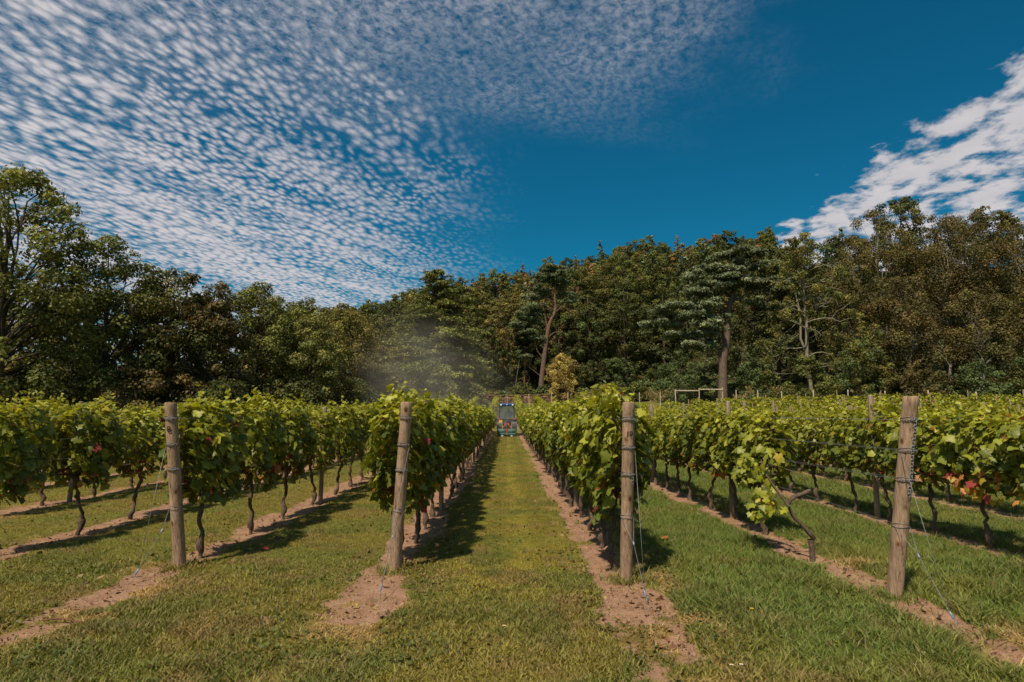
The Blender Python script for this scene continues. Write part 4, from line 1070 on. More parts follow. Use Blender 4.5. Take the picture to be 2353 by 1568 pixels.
# the bent vine without a canopy, just behind the chained end post
def bent_vine():
    x, y = 3.44, 7.05; z = float(gz(x, y)); rg = np.random.default_rng(71)
    root = empty('grapevine', (x, y, z), 'bare crooked grapevine behind the end post with the chain', 'grapevine')
    A = Acc()
    A.tube(np.array([(0, 0, -.08), (0.0, 0, .10), (-.01, 0, .24)]), [.036, .03, .034], 9)
    A.tube(np.array([(0.015, 0, .20), (.03, 0, .25), (-.02, 0, .31), (-.10, 0, .40), (-.19, 0, .49), (-.23, 0, .58), (-.225, 0, .66), (-.17, 0, .71), (-.08, 0, .74), (.0, 0, .77), (.02, 0, .79)]), [.014, .024, .026, .020, .021, .018, .022, .026, .022, .027, .014], 9)
    A.tube(np.array([(.02, 0, .78), (-.05, 0, .9), (-.18, .02, 1.0), (-.35, .2, 1.06)]), [.008, .006, .005, .004], 5)
    A.tube(np.array([(-.23, 0, .60), (-.30, .06, .72), (-.38, .2, .92), (-.42, .35, 1.2)]), [.018, .013, .010, .006], 5)
    obj('trunk', A.mesh('trunk', M['vine_bark']), root)
    m_ = 95
    q = rg.random(m_); P = np.stack([-.42 + rg.normal(size=m_) * .11, .3 + rg.normal(size=m_) * .14, .42 + .85 * q], -1)
    P[:, 0] += 0.05 * np.sin(q * 7)
    col = V_LIME * (.7 + .5 * rg.random((m_, 1))); col[rg.random(m_) < .05] = V_YEL
    L = [P, norm(np.array([-.5, -.6, .5]) + .5 * rg.normal(size=(m_, 3))), np.array([0, 0, -1.]) + .5 * rg.normal(size=(m_, 3)), rg.uniform(.07, .12, m_), col]
    X, Y, Z = leaf_frames(L[0], L[1], L[2]); ci = np.argmin(np.linalg.norm(col[:, None] - PALETTE[None], axis=2), 1)
    for i in range(m_):
        o = bpy.data.objects.new('leaf', LEAF_ME[int(rg.integers(0, 5)), int(ci[i])]); COL.objects.link(o); o.parent = root
        s_ = float(L[3][i])
        o.matrix_basis = Matrix(((X[i, 0] * s_, Y[i, 0] * s_, Z[i, 0] * s_, P[i, 0]), (X[i, 1] * s_, Y[i, 1] * s_, Z[i, 1] * s_, P[i, 1]), (X[i, 2] * s_, Y[i, 2] * s_, Z[i, 2] * s_, P[i, 2]), (0, 0, 0, 1)))
bent_vine()

# ------------------------------------------------------------------ posts
def post_mesh(name, h, r, lean, rg, mt, below=0.25, rings=26, n=22, flat=False):
    t = np.linspace(0, 1, rings); zz_ = -below + (h + below) * t
    ax = np.stack([lean[0] * zz_ / h, lean[1] * zz_ / h, zz_], -1)
    a = np.linspace(0, 2 * np.pi, n, endpoint=False)
    rad = r * (1.05 - 0.10 * t)[:, None] * (1 + 0.018 * np.sin(a * 3 + rg.uniform(0, 6))[None] + 0.012 * rg.normal(size=(rings, 1)) + 0.008 * rg.normal(size=(rings, n)))
    V = ax[:, None] + np.stack([np.cos(a)[None] * rad, np.sin(a)[None] * rad, np.zeros((rings, n))], -1)
    V[-1] -= np.array([0, 0, 0.004]); 
    chamf = ax[-1] + np.stack([np.cos(a) * rad[-1] * .93, np.sin(a) * rad[-1] * .93, np.full(n, 0.004)], -1)
    V = np.concatenate([V.reshape(-1, 3), chamf, [ax[-1] + (0, 0, 0.005)]])
    i = np.arange(rings)[:, None] * n; j = np.arange(n)[None]; k = (j + 1) % n
    F = np.stack([i + j, i + k, i + n + k, i + n + j], -1).reshape(-1, 4)
    c0 = (rings + 1) * n; b = rings * n
    T = np.array([(b + q, b + (q + 1) % n, c0) for q in range(n)])
    return nmesh(name, V, [F, T], mt, None, True)

def ring_wire(mb, c, r, wr=0.0028, tilt=0.0, seg=26, wob=0.0, rg=None):
    a = np.linspace(0, 2 * np.pi, seg)
    P = np.stack([np.cos(a) * (r + wr), np.sin(a) * (r + wr), tilt * np.sin(a + 0.6) + (0 if rg is None else wob * rg.normal(size=seg))], -1) + np.asarray(c)
    mb.tube(P, wr, 5, False)

def number_mesh(txt, hgt, r, lean, mt, ang, zc):
    """burnt numeral wrapped on the face of the post"""
    cu = bpy.data.curves.new('numeral', 'FONT'); cu.body = txt; cu.size = hgt; cu.align_x = 'CENTER'; cu.extrude = 0.0; cu.offset = 0.0016
    to = bpy.data.objects.new('numeral', cu); COL.objects.link(to)
    dg = bpy.context.evaluated_depsgraph_get(); me = bpy.data.meshes.new_from_object(to.evaluated_get(dg))
    bpy.data.objects.remove(to)
    co = np.empty(len(me.vertices) * 3, np.float32); me.vertices.foreach_get('co', co); co = co.reshape(-1, 3)
    a = ang + co[:, 0] / r; z = zc + co[:, 1]; rr = r * 1.05 + 0.0025
    V = np.stack([np.cos(a) * rr + lean[0] * z, np.sin(a) * rr + lean[1] * z, z], -1)
    me.vertices.foreach_set('co', V.astype(np.float32).ravel()); me.update(); me.materials.clear(); me.materials.append(mt)
    return me

def end_post(k, dx, dy, r, h, label, anchor, chains, number=None, seed=0, joint=None):
    rg = np.random.default_rng(seed)
    x = row_x(k); y = float(post_y(x)); z = float(gz(x, y))
    root = empty('end_post', (x, y, z), label, 'post', 'row end posts')
    ln = (dx / h, dy / h)
    tb = obj('timber', post_mesh('timber', h, r, (dx, dy), rg, M['post']), root)
    A_ = lambda zz_: np.array([ln[0] * zz_, ln[1] * zz_, zz_])
    rr = lambda zz_: r * (1.05 - 0.10 * (zz_ + .25) / (h + .25)) * 1.03
    for zz_ in (1.60, 1.33, 1.07, 0.66):
        mb = MB(); ring_wire(mb, A_(zz_), rr(zz_), 0.0022, 0.010, rg=rg, wob=0.0012); ring_wire(mb, A_(zz_ + .008), rr(zz_), 0.002, -0.016, rg=rg, wob=0.0012)
        if zz_ > 1.4 or abs(zz_ - 1.07) < .1 or abs(zz_ - 1.33) < .1:       # a few links of chain hooked round the post
            for q in range(9):
                a = -math.pi / 2 - 1.1 + q * 0.27
                c = A_(zz_) + np.array([math.cos(a), math.sin(a), 0]) * (rr(zz_) + .006)
                th = np.linspace(0, 2 * np.pi, 9)
                u = np.array([-math.sin(a), math.cos(a), 0.15 * (-1) ** q]); v = np.array([0, 0, 1.0]) if q % 2 else np.array([math.cos(a), math.sin(a), .4])
                mb.tube(c + np.outer(np.cos(th), u) * .013 + np.outer(np.sin(th), v) * .008, .0020, 4, False)
        mb.build('wire_wrap', M['wire'], root, True)
    # hanging chain, link by link
    for (az, z0, z1) in chains:
        nl = int((z0 - z1) / 0.030)
        for q in range(nl):
            zz_ = z0 - q * 0.030
            a = az + 0.05 * math.sin(q * .5)
            o_ = np.array([math.cos(a), math.sin(a), 0.0]); s_ = np.array([-math.sin(a), math.cos(a), 0.0])
            c = A_(zz_) + o_ * (rr(zz_) + .007)
            th = np.linspace(0, 2 * np.pi, 11)
            u = s_ if q % 2 == 0 else (s_ * .55 + o_ * .6)
            mb = MB(); mb.tube(c + np.outer(np.cos(th), u) * .0125 + np.outer(np.sin(th), [0, 0, 1]) * .0185, .0030, 5, False)
            mb.build('chain_link', M['wire'], root, True)
    # guy wires down to the ground anchor
    an = np.array([anchor[0] - x, anchor[1] - y, float(gz(*anchor)) - z - 0.03])
    J = np.array(joint) if joint is not None else an * 0.82 + A_(0.1) * .18 + np.array([0, 0, .12])
    tops = [A_(1.30) + np.array([math.copysign(rr(1.3), an[0] + .02), -rr(1.3) * .55, 0]), A_(0.66) + np.array([-rr(.66), -.02, 0]), A_(0.66) + np.array([rr(.66), -.02, 0])]
    mid = J * 0.45 + (tops[1] + tops[2]) * .275
    mid = J + ((tops[1] + tops[2]) / 2 - J) * 0.62
    for P_ in ([tops[0], J], [tops[1], mid], [tops[2], mid], [mid, J], [J, an]):
        MB().tube(np.array(P_), 0.0022, 5).build('guy_wire', M['wire'], root, True)
    for p_, mt in ((mid, 'joiner'), (J, 'joiner'), (J * .88 + an * .12, 'blue_plastic')):
        d = norm(an - J); w = np.cross(d, [0, 1, 0])
        mb = MB(); mb.tube(np.array([p_ - d * .022, p_ - d * .012, p_ + d * .012, p_ + d * .022]), [.004, .009, .009, .004], 7)
        mb.build('wire_joiner', M[mt], root, True)
    MB().tube(np.array([J * .75 + an * .25, J * .6 + an * .4]), .006, 6).build('anchor_tag', M['fence_wood'] if False else M['wire'], root, True)
    if number:
        txt, ang, zc, hgt = number
        for i, ch in enumerate(txt if isinstance(txt, list) else [txt]):
            o = obj('burnt_numeral', number_mesh(ch, hgt, r, ln, M['burnt'], ang, zc - i * hgt), root)
    return root, ln
end_post(-1, -0.02, -0.36, 0.062, 1.76, 'leftmost leaning timber end post, branded with a figure 8', (-3.66, 6.15), [], ('8', -math.pi / 2 - 0.02, 1.46, 0.085), 1)
end_post(0, 0.14, -0.30, 0.060, 1.76, 'reddish timber end post left of the mown path, leaves above it', (-1.10, 5.45), [], None, 2)
end_post(1, 0.0, -0.33, 0.060, 1.76, 'timber end post right of the mown path, branded with number 10', (1.20, 5.30), [(-math.pi / 2 + .5, 1.06, .97)], ('10', -math.pi / 2 - 0.02, 1.44, 0.066), 3)
end_post(2, 0.05, -0.36, 0.066, 1.80, 'rightmost thick timber end post with a chain hanging down it', (3.42, 4.72), [(-math.pi / 2 + .15, 1.60, 0.90)], None, 4)

# posts standing along the rows
rgp = np.random.default_rng(812)
POSTS = [post_mesh('trellis_post', 1.0, 0.040, (0.02 * rgp.normal(), 0.02 * rgp.normal()), rgp, M['post_grey'], below=0.1, rings=8, n=10) for _ in range(4)]
for k in range(-3, 18):
    x = row_x(k); y = float(post_y(x)) + 4.1 + (0.7 if k % 2 else 0); j = 0
    while y < fence_limit(x) + 0.5:
        if abs(x) / y < 0.9 and y > 4:
            o = obj('trellis_post', POSTS[rgp.integers(0, 4)], None, (x + .05, y, float(gz(x, y)))); o.rotation_euler.z = rgp.uniform(0, 6)
            hh = rgp.uniform(1.72, 1.86) if k < 2 else rgp.uniform(1.82, 2.04); o.scale = (1, 1, hh)
            rn = rowname.get(k)
            if rn and j < 6: tag(o, 'weathered timber trellis post, %s along %s' % (ordn[j], rn), 'post', 'trellis posts of ' + rn)
            elif rn: tag(o, 'weathered trellis post far along %s' % rn, 'post', 'far trellis posts of ' + rn)
            else: tag(o, 'pale trellis post poking from the vines of the right-hand field' if k > 3 else 'trellis post in the rows farthest left', 'post', 'trellis posts in the right-hand field' if k > 3 else 'trellis posts in the rows farthest left')
        y += 5.2; j += 1

# trellis wires of the rows in view
for k in range(-2, 4):
    x = row_x(k); y0 = float(post_y(x)); zb = float(gz(x, y0))
    nm = rowname[k]
    root = empty('trellis', (x, y0, zb), 'thin galvanised trellis wires along %s' % nm, 'trellis wires', 'trellis wires of the rows')
    pl = {-1: (-.02, -.36), 0: (.14, -.30), 1: (0, -.33), 2: (.05, -.36)}.get(k, (0, -.33))
    for zz_, ox in ((0.66, 0), (1.07, -.05), (1.07, .05), (1.33, -.055), (1.33, .055), (1.60, -.05), (1.60, .05)):
        q = np.array([0, .12, .3, .6, 1.0]); st = np.array([pl[0] * zz_ / 1.76, pl[1] * zz_ / 1.76, zz_])
        pts = np.stack([st[0] * (1 - q) + ox * np.minimum(1, q * 3 + .9), st[1] + (40 - y0) * q, zz_ + (0.10 if zz_ < 1 else 0) * np.minimum(1, q * 9) - 0.015 * np.sin(q * 9)], -1)
        pts[1:, 2] += 0.0
        MB().tube(pts, 0.0015, 4, False).build('wire', M['wire'], root, True)

# ------------------------------------------------------------------ turf
def build_grass():
    rg = np.random.default_rng(41)
    def scatter(n, y0, y1):
        y = np.exp(rg.uniform(math.log(y0), math.log(y1), n)); x = rg.uniform(-0.93, 0.93, n) * y
        return x, y
    xa, ya = scatter(430000, 3.25, 17.0); xb, yb = scatter(110000, 17.0, 46.0)
    x = np.concatenate([xa, xb]); y = np.concatenate([ya, yb])
    tx = []; ty = []
    for kk_ in range(-2, 4):
        cx, cy = row_x(kk_), float(post_y(row_x(kk_))); m_ = 420
        rr_ = np.abs(rg.normal(size=m_)) * .10 + .06; aa_ = rg.uniform(0, 6.28, m_); tx.append(cx + np.cos(aa_) * rr_); ty.append(cy + np.sin(aa_) * rr_)
    nt_ = sum(map(len, tx)); x = np.concatenate([x] + tx); y = np.concatenate([y] + ty)
    so = soil_mask(x, y)
    keep = rg.random(len(x)) > sstep(so, 0.12, 0.55) * 0.975
    tuft_id = np.zeros(len(x)); tuft_id[-nt_:] = 1
    thin = fbm(x, y, 2.2, 83)
    keep &= rg.random(len(x)) > 0.75 * sstep(thin, 0.62, 0.78)
    keep |= tuft_id > 0
    x, y, so, tuft_id = x[keep], y[keep], so[keep], tuft_id[keep]; n = len(x)
    z = gz(x, y)
    lushx = sstep(x + (fbm(x, y, .5, 61) - .5) * 3.0, 0.5, 1.8)
    path = (1 - sstep(np.abs(x - 0.08), 0.5, 0.85)) * sstep(y, 5.0, 7.5)
    tuft = np.maximum(sstep(fbm(x, y, 3.1, 87), 0.50, 0.72), sstep(fbm(x, y, 2.0, 101), 0.56, 0.70))
    ln = (0.024 + 0.022 * lushx + 0.026 * tuft * (0.5 + lushx)) * (1 - 0.35 * path) * rg.uniform(0.55, 1.5, n)
    ln = np.where(tuft_id > 0, rg.uniform(.03, .10, n), ln)
    st = straw_mask(x, y)
    ln = ln * (1 - 0.3 * st)
    ln = np.maximum(ln, 0.0022 * y * rg.uniform(.5, 1.1, n))
    w = np.maximum(rg.uniform(0.0022, 0.0058, n), 0.00042 * y)
    a = rg.uniform(0, 2 * np.pi, n); la = rg.uniform(0, 2 * np.pi, n)
    lean = rg.uniform(0.2, 1.7, n) * (1 + 0.8 * st)
    B = np.stack([x, y, z - 0.004], -1)
    W = np.stack([np.cos(a) * w, np.sin(a) * w, np.zeros(n)], -1)
    T = B + np.stack([np.cos(la) * lean * ln, np.sin(la) * lean * ln, ln], -1)
    Mi = B * .5 + T * .5 + np.stack([np.zeros(n), np.zeros(n), ln * .16], -1)
    c = grass_colour(x, y, rg.random(n)) * 1.18
    nr = y < 7.0; fr = ~nr; nn = int(nr.sum()); nf = n - nn
    V = np.concatenate([np.stack([B - W, B + W, Mi + W * .75, Mi - W * .75, T], 1)[nr].reshape(-1, 3), np.stack([B - W, B + W, T], 1)[fr].reshape(-1, 3)])
    i = np.arange(nn)[:, None] * 5; i2 = np.arange(nf)[:, None] * 3 + nn * 5
    dry = rg.random(n) < 0.10 + 0.10 * (1 - lushx)
    c[dry] = np.array([0.24, 0.175, 0.07]) * rg.uniform(.6, 1.2, (dry.sum(), 1))
    me = nmesh('grass', V, [i + np.array([[0, 1, 2, 3]]), np.concatenate([i + np.array([[3, 2, 4]]), i2 + np.array([[0, 1, 2]])])], M['grass'], np.concatenate([np.repeat(c[nr], 5, 0), np.repeat(c[fr], 3, 0)]))
    tag(obj('grass', me), 'short patchy grass between the vine rows', 'grass', kind='stuff')
    # clover and broad-leaved weeds in the sward
    n = 45000; x, y = scatter(n, 3.3, 14.0)
    k = np.round((x - ROW0) / ROWS); edge = np.exp(-((np.abs(x - row_x(k)) - 0.42) / 0.16) ** 2)
    pr = sstep(fbm(x, y, 1.7, 91), 0.50, 0.66) * (0.35 + 0.65 * edge)
    keep = (rg.random(n) < pr) & (soil_mask(x, y) < rg.uniform(0.1, 0.9, n)); x, y = x[keep], y[keep]; n = len(x)
    P = np.stack([x, y, gz(x, y) + rg.uniform(.008, .045, n)], -1)
    V, F, kk = cards(P, np.array([0, 0, 1.0]) + 0.5 * rg.normal(size=(n, 3)), rg.uniform(.016, .048, n), LEAF_Q, rg)
    c = np.array([0.085, 0.102, 0.024]) * rg.uniform(.6, 1.4, (n, 1))
    tag(obj('weeds', nmesh('weeds', V, F, M['grass'], np.repeat(c, kk, 0))), 'broad-leaved weeds and clover scattered through the grass', 'weeds', kind='stuff')
    # crumbs of earth on the bare strips
    n = 60000; x, y = scatter(n, 3.4, 13.0); keep = soil_mask(x, y) > 0.45; x, y = x[keep], y[keep]; n = len(x)
    oct_ = np.array([(1, 0, 0), (0, 1, 0), (-1, 0, 0), (0, -1, 0), (0, 0, .7), (0, 0, -.7)]); of = np.array([(0, 1, 4), (1, 2, 4), (2, 3, 4), (3, 0, 4), (1, 0, 5), (2, 1, 5), (3, 2, 5), (0, 3, 5)])
    s_ = np.minimum(.004 + rg.exponential(.0045, n), .03)
    V = np.stack([x, y, gz(x, y)], -1)[:, None] + s_[:, None, None] * (oct_[None] * rg.uniform(.6, 1.3, (n, 6, 1)))
    F = (np.arange(n)[:, None, None] * 6 + of[None]).reshape(-1, 3)
    tag(obj('soil_crumbs', nmesh('soil_crumbs', V.reshape(-1, 3), F, plain('soil_crumbs', (.27, .155, .098), .95, 0, .1, .35, 60))), 'loose crumbs of sandy earth under the vines', 'soil', kind='stuff')
build_grass()
def litter():
    rg = np.random.default_rng(42); n = 9000
    y = np.exp(rg.uniform(math.log(3.4), math.log(16), n)); x = rg.uniform(-.92, .92, n) * y
    k = np.round((x - ROW0) / ROWS); near = np.exp(-(np.abs(x - row_x(k)) / .5) ** 2)
    keep = rg.random(n) < (.12 + .88 * near) * (y > post_y(x) - 1.8); x, y = x[keep], y[keep]; n = len(x)
    P = np.stack([x, y, gz(x, y) + .012], -1)
    V, F, kk = cards(P, np.array([0, 0, 1.0]) + .55 * rg.normal(size=(n, 3)), np.where(rg.random(n) < .25, rg.uniform(.05, .09, n), rg.uniform(.015, .04, n)), LEAF_Q, rg)
    c = np.array([(.16, .09, .05), (.26, .16, .08), (.10, .06, .04), (.33, .22, .09), (.21, .10, .05)])[rg.integers(0, 5, n)] * rg.uniform(.6, 1.3, (n, 1))
    tag(obj('leaf_litter', nmesh('leaf_litter', V, F, M['grass'], np.repeat(c, kk, 0))), 'dry brown leaf litter on the bare strips and turf', 'leaf litter', kind='stuff')
litter()

# ------------------------------------------------------------------ wall
def stone_material():
    m_, nt, p, out = mat('rubble_stone'); L = nt.links
    pos = coords(nt, 'Object', (1, 1, 1.7))
    vo = N_(nt, 'ShaderNodeTexVoronoi'); L.new(pos, vo.inputs['Vector']); vo.inputs['Scale'].default_value = 3.0
    n1 = tex_noise(nt, pos, 6.0, 5, .6)
    sepc = N_(nt, 'ShaderNodeSeparateColor'); L.new(vo.outputs['Color'], sepc.inputs[0])
    base = ramp(nt, sepc.outputs[0], [(0, (.13, .075, .045)), (.5, (.24, .15, .10)), (1, (.33, .22, .15))])
    base = mixc(nt, 1.0, base, ramp(nt, vo.outputs['Distance'], [(.30, (1, 1, 1)), (.62, (.35, .33, .3))]), 'MULTIPLY')
    base = mixc(nt, .6, base, ramp(nt, n1, [(.3, (.5, .5, .42)), (.7, (1.3, 1.25, 1.15))]), 'MULTIPLY')
    L.new(base, p.inputs['Base Color']); p.inputs['Roughness'].default_value = .95; p.inputs['Specular IOR Level'].default_value = .1
    bump(nt, vo.outputs['Distance'], .8, -.06, p)
    return m_
M['stone'] = stone_material()
M['moss'] = plain('mossy_coping', (.17, .115, .045), .95, 0, .1, .45, 2.5)
def build_wall():
    rg = np.random.default_rng(55)
    xs = np.arange(-14, 19, 0.3); ys = wall_y(xs) - 0.35
    ys = ys + (fbm(xs, xs * 0, .3, 3) - .5) * .5
    n = len(xs)
    base = np.array([float(ground_z(a, b - .3)) for a, b in zip(xs, ys)]) - .2
    top = base + 1.36 + (fbm(xs, xs * 0, .5, 5) - .5) * .16
    root = empty('stone_wall', (0, 86, 0), 'long rubble stone wall with mossy coping at the foot of the wood', 'wall')
    lv = 6; V = []
    for q in range(lv):
        zz_ = base + (top - base) * q / (lv - 1)
        V.append(np.stack([xs, ys - .24 + .05 * q / lv + rg.normal(size=n) * .025 - 86, zz_], -1))
    V.append(np.stack([xs, ys + .2 - 86, top], -1)); V.append(np.stack([xs, ys + .24 - 86, base], -1))
    V = np.concatenate(V); i = np.arange(lv + 1)[:, None] * n; j = np.arange(n - 1)[None]
    F = np.stack([i + j, i + j + 1, i + n + j + 1, i + n + j], -1).reshape(-1, 4)
    obj('rubble_face', nmesh('rubble_face', V, F, M['stone']), root)
    mes = []
    for q in range(6):
        mb = MB(); mb.box((0, 0, 0), (.50, .56, .16), .04); me = mb.build('coping_stone', M['moss' if q < 4 else 'stone']).data
        for v in me.vertices: v.co += Vector(rg.normal(size=3) * .022)
        mes.append(me)
    for o in [o for o in bpy.data.objects if o.name.startswith('coping_stone')]: bpy.data.objects.remove(o)
    x = -13.8
    while x < 18.4:
        y = float(np.interp(x, xs, ys)); o = obj('coping_stone', mes[rg.integers(0, 6)], root, (x, y - 86, float(np.interp(x, xs, top)) + .07))
        y2 = float(np.interp(x + .3, xs, ys)); o.rotation_euler = (rg.normal() * .05, rg.normal() * .05, math.atan2(y2 - y, .3)); o.scale = (rg.uniform(.9, 1.1), 1, rg.uniform(.8, 1.25))
        x += .51 * math.cos(o.rotation_euler.z)
build_wall()

# ------------------------------------------------------------------ fence
def build_fence():
    rg = np.random.default_rng(66)
    path = np.array([(-14, 84), (-4, 81), (6, 78), (12, 70), (17.2, 62), (19.6, 62), (22, 62), (24.5, 55), (30, 46), (36, 38), (44, 29)], float)
    root = empty('wire_fence', (0, 62, 0), 'wire netting fence with pale new posts and a short top rail', 'fence')
    me = post_mesh('post', 1.0, .05, (0, 0), rg, M['fence_wood'], .1, 5, 10)
    seg = np.linalg.norm(np.diff(path, axis=0), axis=1); cum = np.concatenate([[0], np.cumsum(seg)])
    mark = [i for i in (4, 5, 6)]
    s = 0.0; pts = []
    while s < cum[-1]:
        if not (cum[4] - 1.6 < s < cum[6] + 1.6): pts.append((np.interp(s, cum, path[:, 0]), np.interp(s, cum, path[:, 1]), 1.72))
        s += 2.95
    pts += [(path[i][0], path[i][1], 2.0) for i in mark]
    for (x, y, h) in pts:
        o = obj('post', me, root, (x, y - 62, float(ground_z(x, y)) - .05)); o.scale = (1, 1, h * rg.uniform(.97, 1.04)); o.rotation_euler = (rg.normal() * .015, rg.normal() * .02, rg.uniform(0, 6))
    for a, b in ((4, 5), (5, 6)):
        p, q = path[a], path[b]; za, zb = float(ground_z(*p)) + 1.78, float(ground_z(*q)) + 1.78
        MB().box(((p[0] + q[0]) / 2, p[1] - 62 - .065, (za + zb) / 2), (q[0] - p[0], .05, .11), .008).build('rail', M['fence_wood'], root)
    # netting strands
    A = Acc(); ss = np.arange(0, cum[-1], .6)
    X = np.interp(ss, cum, path[:, 0]); Y = np.interp(ss, cum, path[:, 1]); Z = ground_z(X, Y)
    for h in (.15, .35, .55, .75, .95, 1.15, 1.35, 1.55): A.tube(np.stack([X, Y - 62, Z + h], -1), .003, 3)
    for s in np.arange(0, cum[-1], .3):
        x, y = np.interp(s, cum, path[:, 0]), np.interp(s, cum, path[:, 1]); z = float(ground_z(x, y)); A.tube(np.array([(x, y - 62, z), (x, y - 62, z + 1.55)]), .0025, 3)
    o = obj('netting', A.mesh('netting', plain('dull_wire', (.06, .06, .06), .6, .3)), root); o['kind'] = 'stuff'
build_fence()

# ------------------------------------------------------------------ tractor
def glass_material():
    m_, nt, p, out = mat('cab_glass'); L = nt.links
    t = N_(nt, 'ShaderNodeBsdfTransparent'); t.inputs[0].default_value = (.62, .68, .62, 1)
    g = N_(nt, 'ShaderNodeBsdfGlossy'); g.inputs['Roughness'].default_value = .08; g.inputs[0].default_value = (.6, .6, .55, 1)
    d = N_(nt, 'ShaderNodeBsdfDiffuse'); d.inputs[0].default_value = (.30, .30, .25, 1)
    m1 = N_(nt, 'ShaderNodeMixShader'); m1.inputs[0].default_value = .12; L.new(t.outputs[0], m1.inputs[1]); L.new(g.outputs[0], m1.inputs[2])
    m2 = N_(nt, 'ShaderNodeMixShader'); m2.inputs[0].default_value = .16; L.new(m1.outputs[0], m2.inputs[1]); L.new(d.outputs[0], m2.inputs[2])
    L.new(m2.outputs[0], out.inputs[0]); return m_
def build_tractor():
    T = dict(blue=plain('tractor_blue', (.010, .062, .23), .4), black=plain('tractor_black', (.022, .021, .02), .55), rubber=plain('dusty_rubber', (.055, .045, .038), .9, 0, .2, .3, 20),
             grey=plain('cast_grey', (.09, .085, .08), .6), yellow=plain('plate_yellow', (.75, .40, .03), .5), red=plain('linkage_red', (.42, .03, .02), .45), green=plain('mower_green', (.05, .125, .095), .7, 0, .4, .25, 6),
             white=plain('lamp_white', (.75, .73, .70), .3), tail=plain('tail_lamp_red', (.5, .03, .02), .3), glass=glass_material(), steel=plain('worn_steel', (.35, .34, .33), .4, .8))
    x0, y0 = 0.04, 43.6; z0 = float(gz(x0, y0))
    r = empty('tractor', (x0, y0, z0), 'blue narrow vineyard tractor driving away down the mown path', 'tractor')
    # origin: rear axle on the ground, rear towards -y
    b = MB(); b.box((0, 1.35, 1.02), (.62, 1.7, .62), .08); b.box((0, 2.0, .86), (.60, .6, .5), .08); b.build('bonnet', T['blue'], r)
    MB().box((0, .55, .62), (.46, 2.3, .42), .05).build('chassis', T['black'], r)
    for s in (-1, 1):
        w = obj('rear_wheel', None, r) if False else empty_part('rear_wheel', r, (s * .53, 0, .58))
        ty = MB(); ty.lathe([(.30, -.145), (.50, -.155), (.555, -.13), (.575, -.06), (.575, .06), (.555, .13), (.50, .155), (.30, .145)], 28, 'x'); ty.build('tyre', T['rubber'], w, True)
        lg = MB()
        for q in range(20):
            a = 2 * math.pi * q / 20
            for sd in (-1, 1):
                aa = a + (.157 if sd > 0 else 0)
                P0 = np.array([0.0, math.cos(aa) * .585, math.sin(aa) * .585]); P1 = np.array([sd * .14, math.cos(aa + .22) * .57, math.sin(aa + .22) * .57])
                lg.tube(np.array([P0, P1]), .018, 4)
        lg.build('tread', T['rubber'], w)
        ri = MB(); ri.lathe([(.0, -.05), (.12, -.06), (.27, -.03), (.31, -.13), (.31, .13), (.27, .03), (.12, .06), (.0, .05)], 20, 'x'); ri.build('rim', T['grey'], w, True)
        w = empty_part('front_wheel', r, (s * .50, 1.95, .36))
        ty = MB(); ty.lathe([(.20, -.10), (.31, -.11), (.35, -.08), (.36, 0), (.35, .08), (.31, .11), (.20, .10)], 22, 'x'); ty.build('tyre', T['rubber'], w, True)
        MB().lathe([(.0, -.04), (.2, -.05), (.2, .05), (.0, .04)], 16, 'x').build('rim', T['grey'], w, True)
        f = MB()
        aa = np.linspace(-.35, math.pi * .78, 12)
        V = []; F = []
        for a in aa:
            for dx_ in (-.17, .17):
                for rr in (.62, .66): V.append((s * .53 + dx_, -math.cos(a) * rr, .58 + math.sin(a) * rr))
        for q in range(len(aa) - 1):
            o_ = q * 4
            F += [(o_ + 1, o_ + 3, o_ + 7, o_ + 5), (o_, o_ + 4, o_ + 6, o_ + 2), (o_, o_ + 1, o_ + 5, o_ + 4), (o_ + 2, o_ + 6, o_ + 7, o_ + 3)]
        f.add(V, F + [(0, 2, 3, 1)]); f.box((s * .53, -.42, 1.15), (.36, .22, .16), .03); f.build('fender', T['black'], r)
        MB().box((s * .55, -.545, 1.17), (.17, .03, .06), .008).build('tail_light', T['tail'], r)
        lm = MB(); lm.lathe([(.0, -.03), (.062, -.03), (.065, .02), (.0, .04)], 14, 'y', (s * .41, -.545, 2.16)); lm.build('work_light', T['white'], r, True)
        lk = MB(); lk.tube(np.array([(s * .17, -.30, .62), (s * .20, -.55, .52), (s * .27, -.95, .42)]), .03, 7); lk.build('lower_link', T['black'], r, True)
        lk = MB(); lk.tube(np.array([(s * .12, -.38, .95), (s * .25, -.62, .50)]), .022, 7); lk.build('lift_rod', T['red'], r, True)
    # cab
    cb = MB()
    for s in (-1, 1):
        cb.tube(np.array([(s * .55, -.50, 1.20), (s * .53, -.50, 1.7), (s * .49, -.46, 2.12)]), .032, 6)
        cb.tube(np.array([(s * .56, .30, .9), (s * .54, .34, 1.6), (s * .49, .34, 2.12)]), .03, 6)
        cb.tube(np.array([(s * .50, .92, 1.2), (s * .48, .88, 1.7), (s * .46, .80, 2.12)]), .032, 6)
        cb.tube(np.array([(s * .55, -.50, 1.22), (s * .56, .3, 1.1), (s * .5, .92, 1.2)]), .03, 6)
    cb.tube(np.array([(-.55, -.50, 1.21), (.55, -.50, 1.21)]), .035, 6); cb.box((0, -.47, 1.10), (.9, .06, .2), .015)
    cb.build('cab_frame', T['black'], r)
    rf = MB(); rf.box((0, .18, 2.19), (1.10, 1.42, .15), .05); rf.build('roof', T['blue'], r)
    lo = MB(); lo.add([(-.07, -.537, 2.165), (.0, -.537, 2.165), (.07, -.537, 2.225), (.0, -.537, 2.225)], [(0, 1, 2, 3)]); lo.build('roof_badge', T['white'], r)
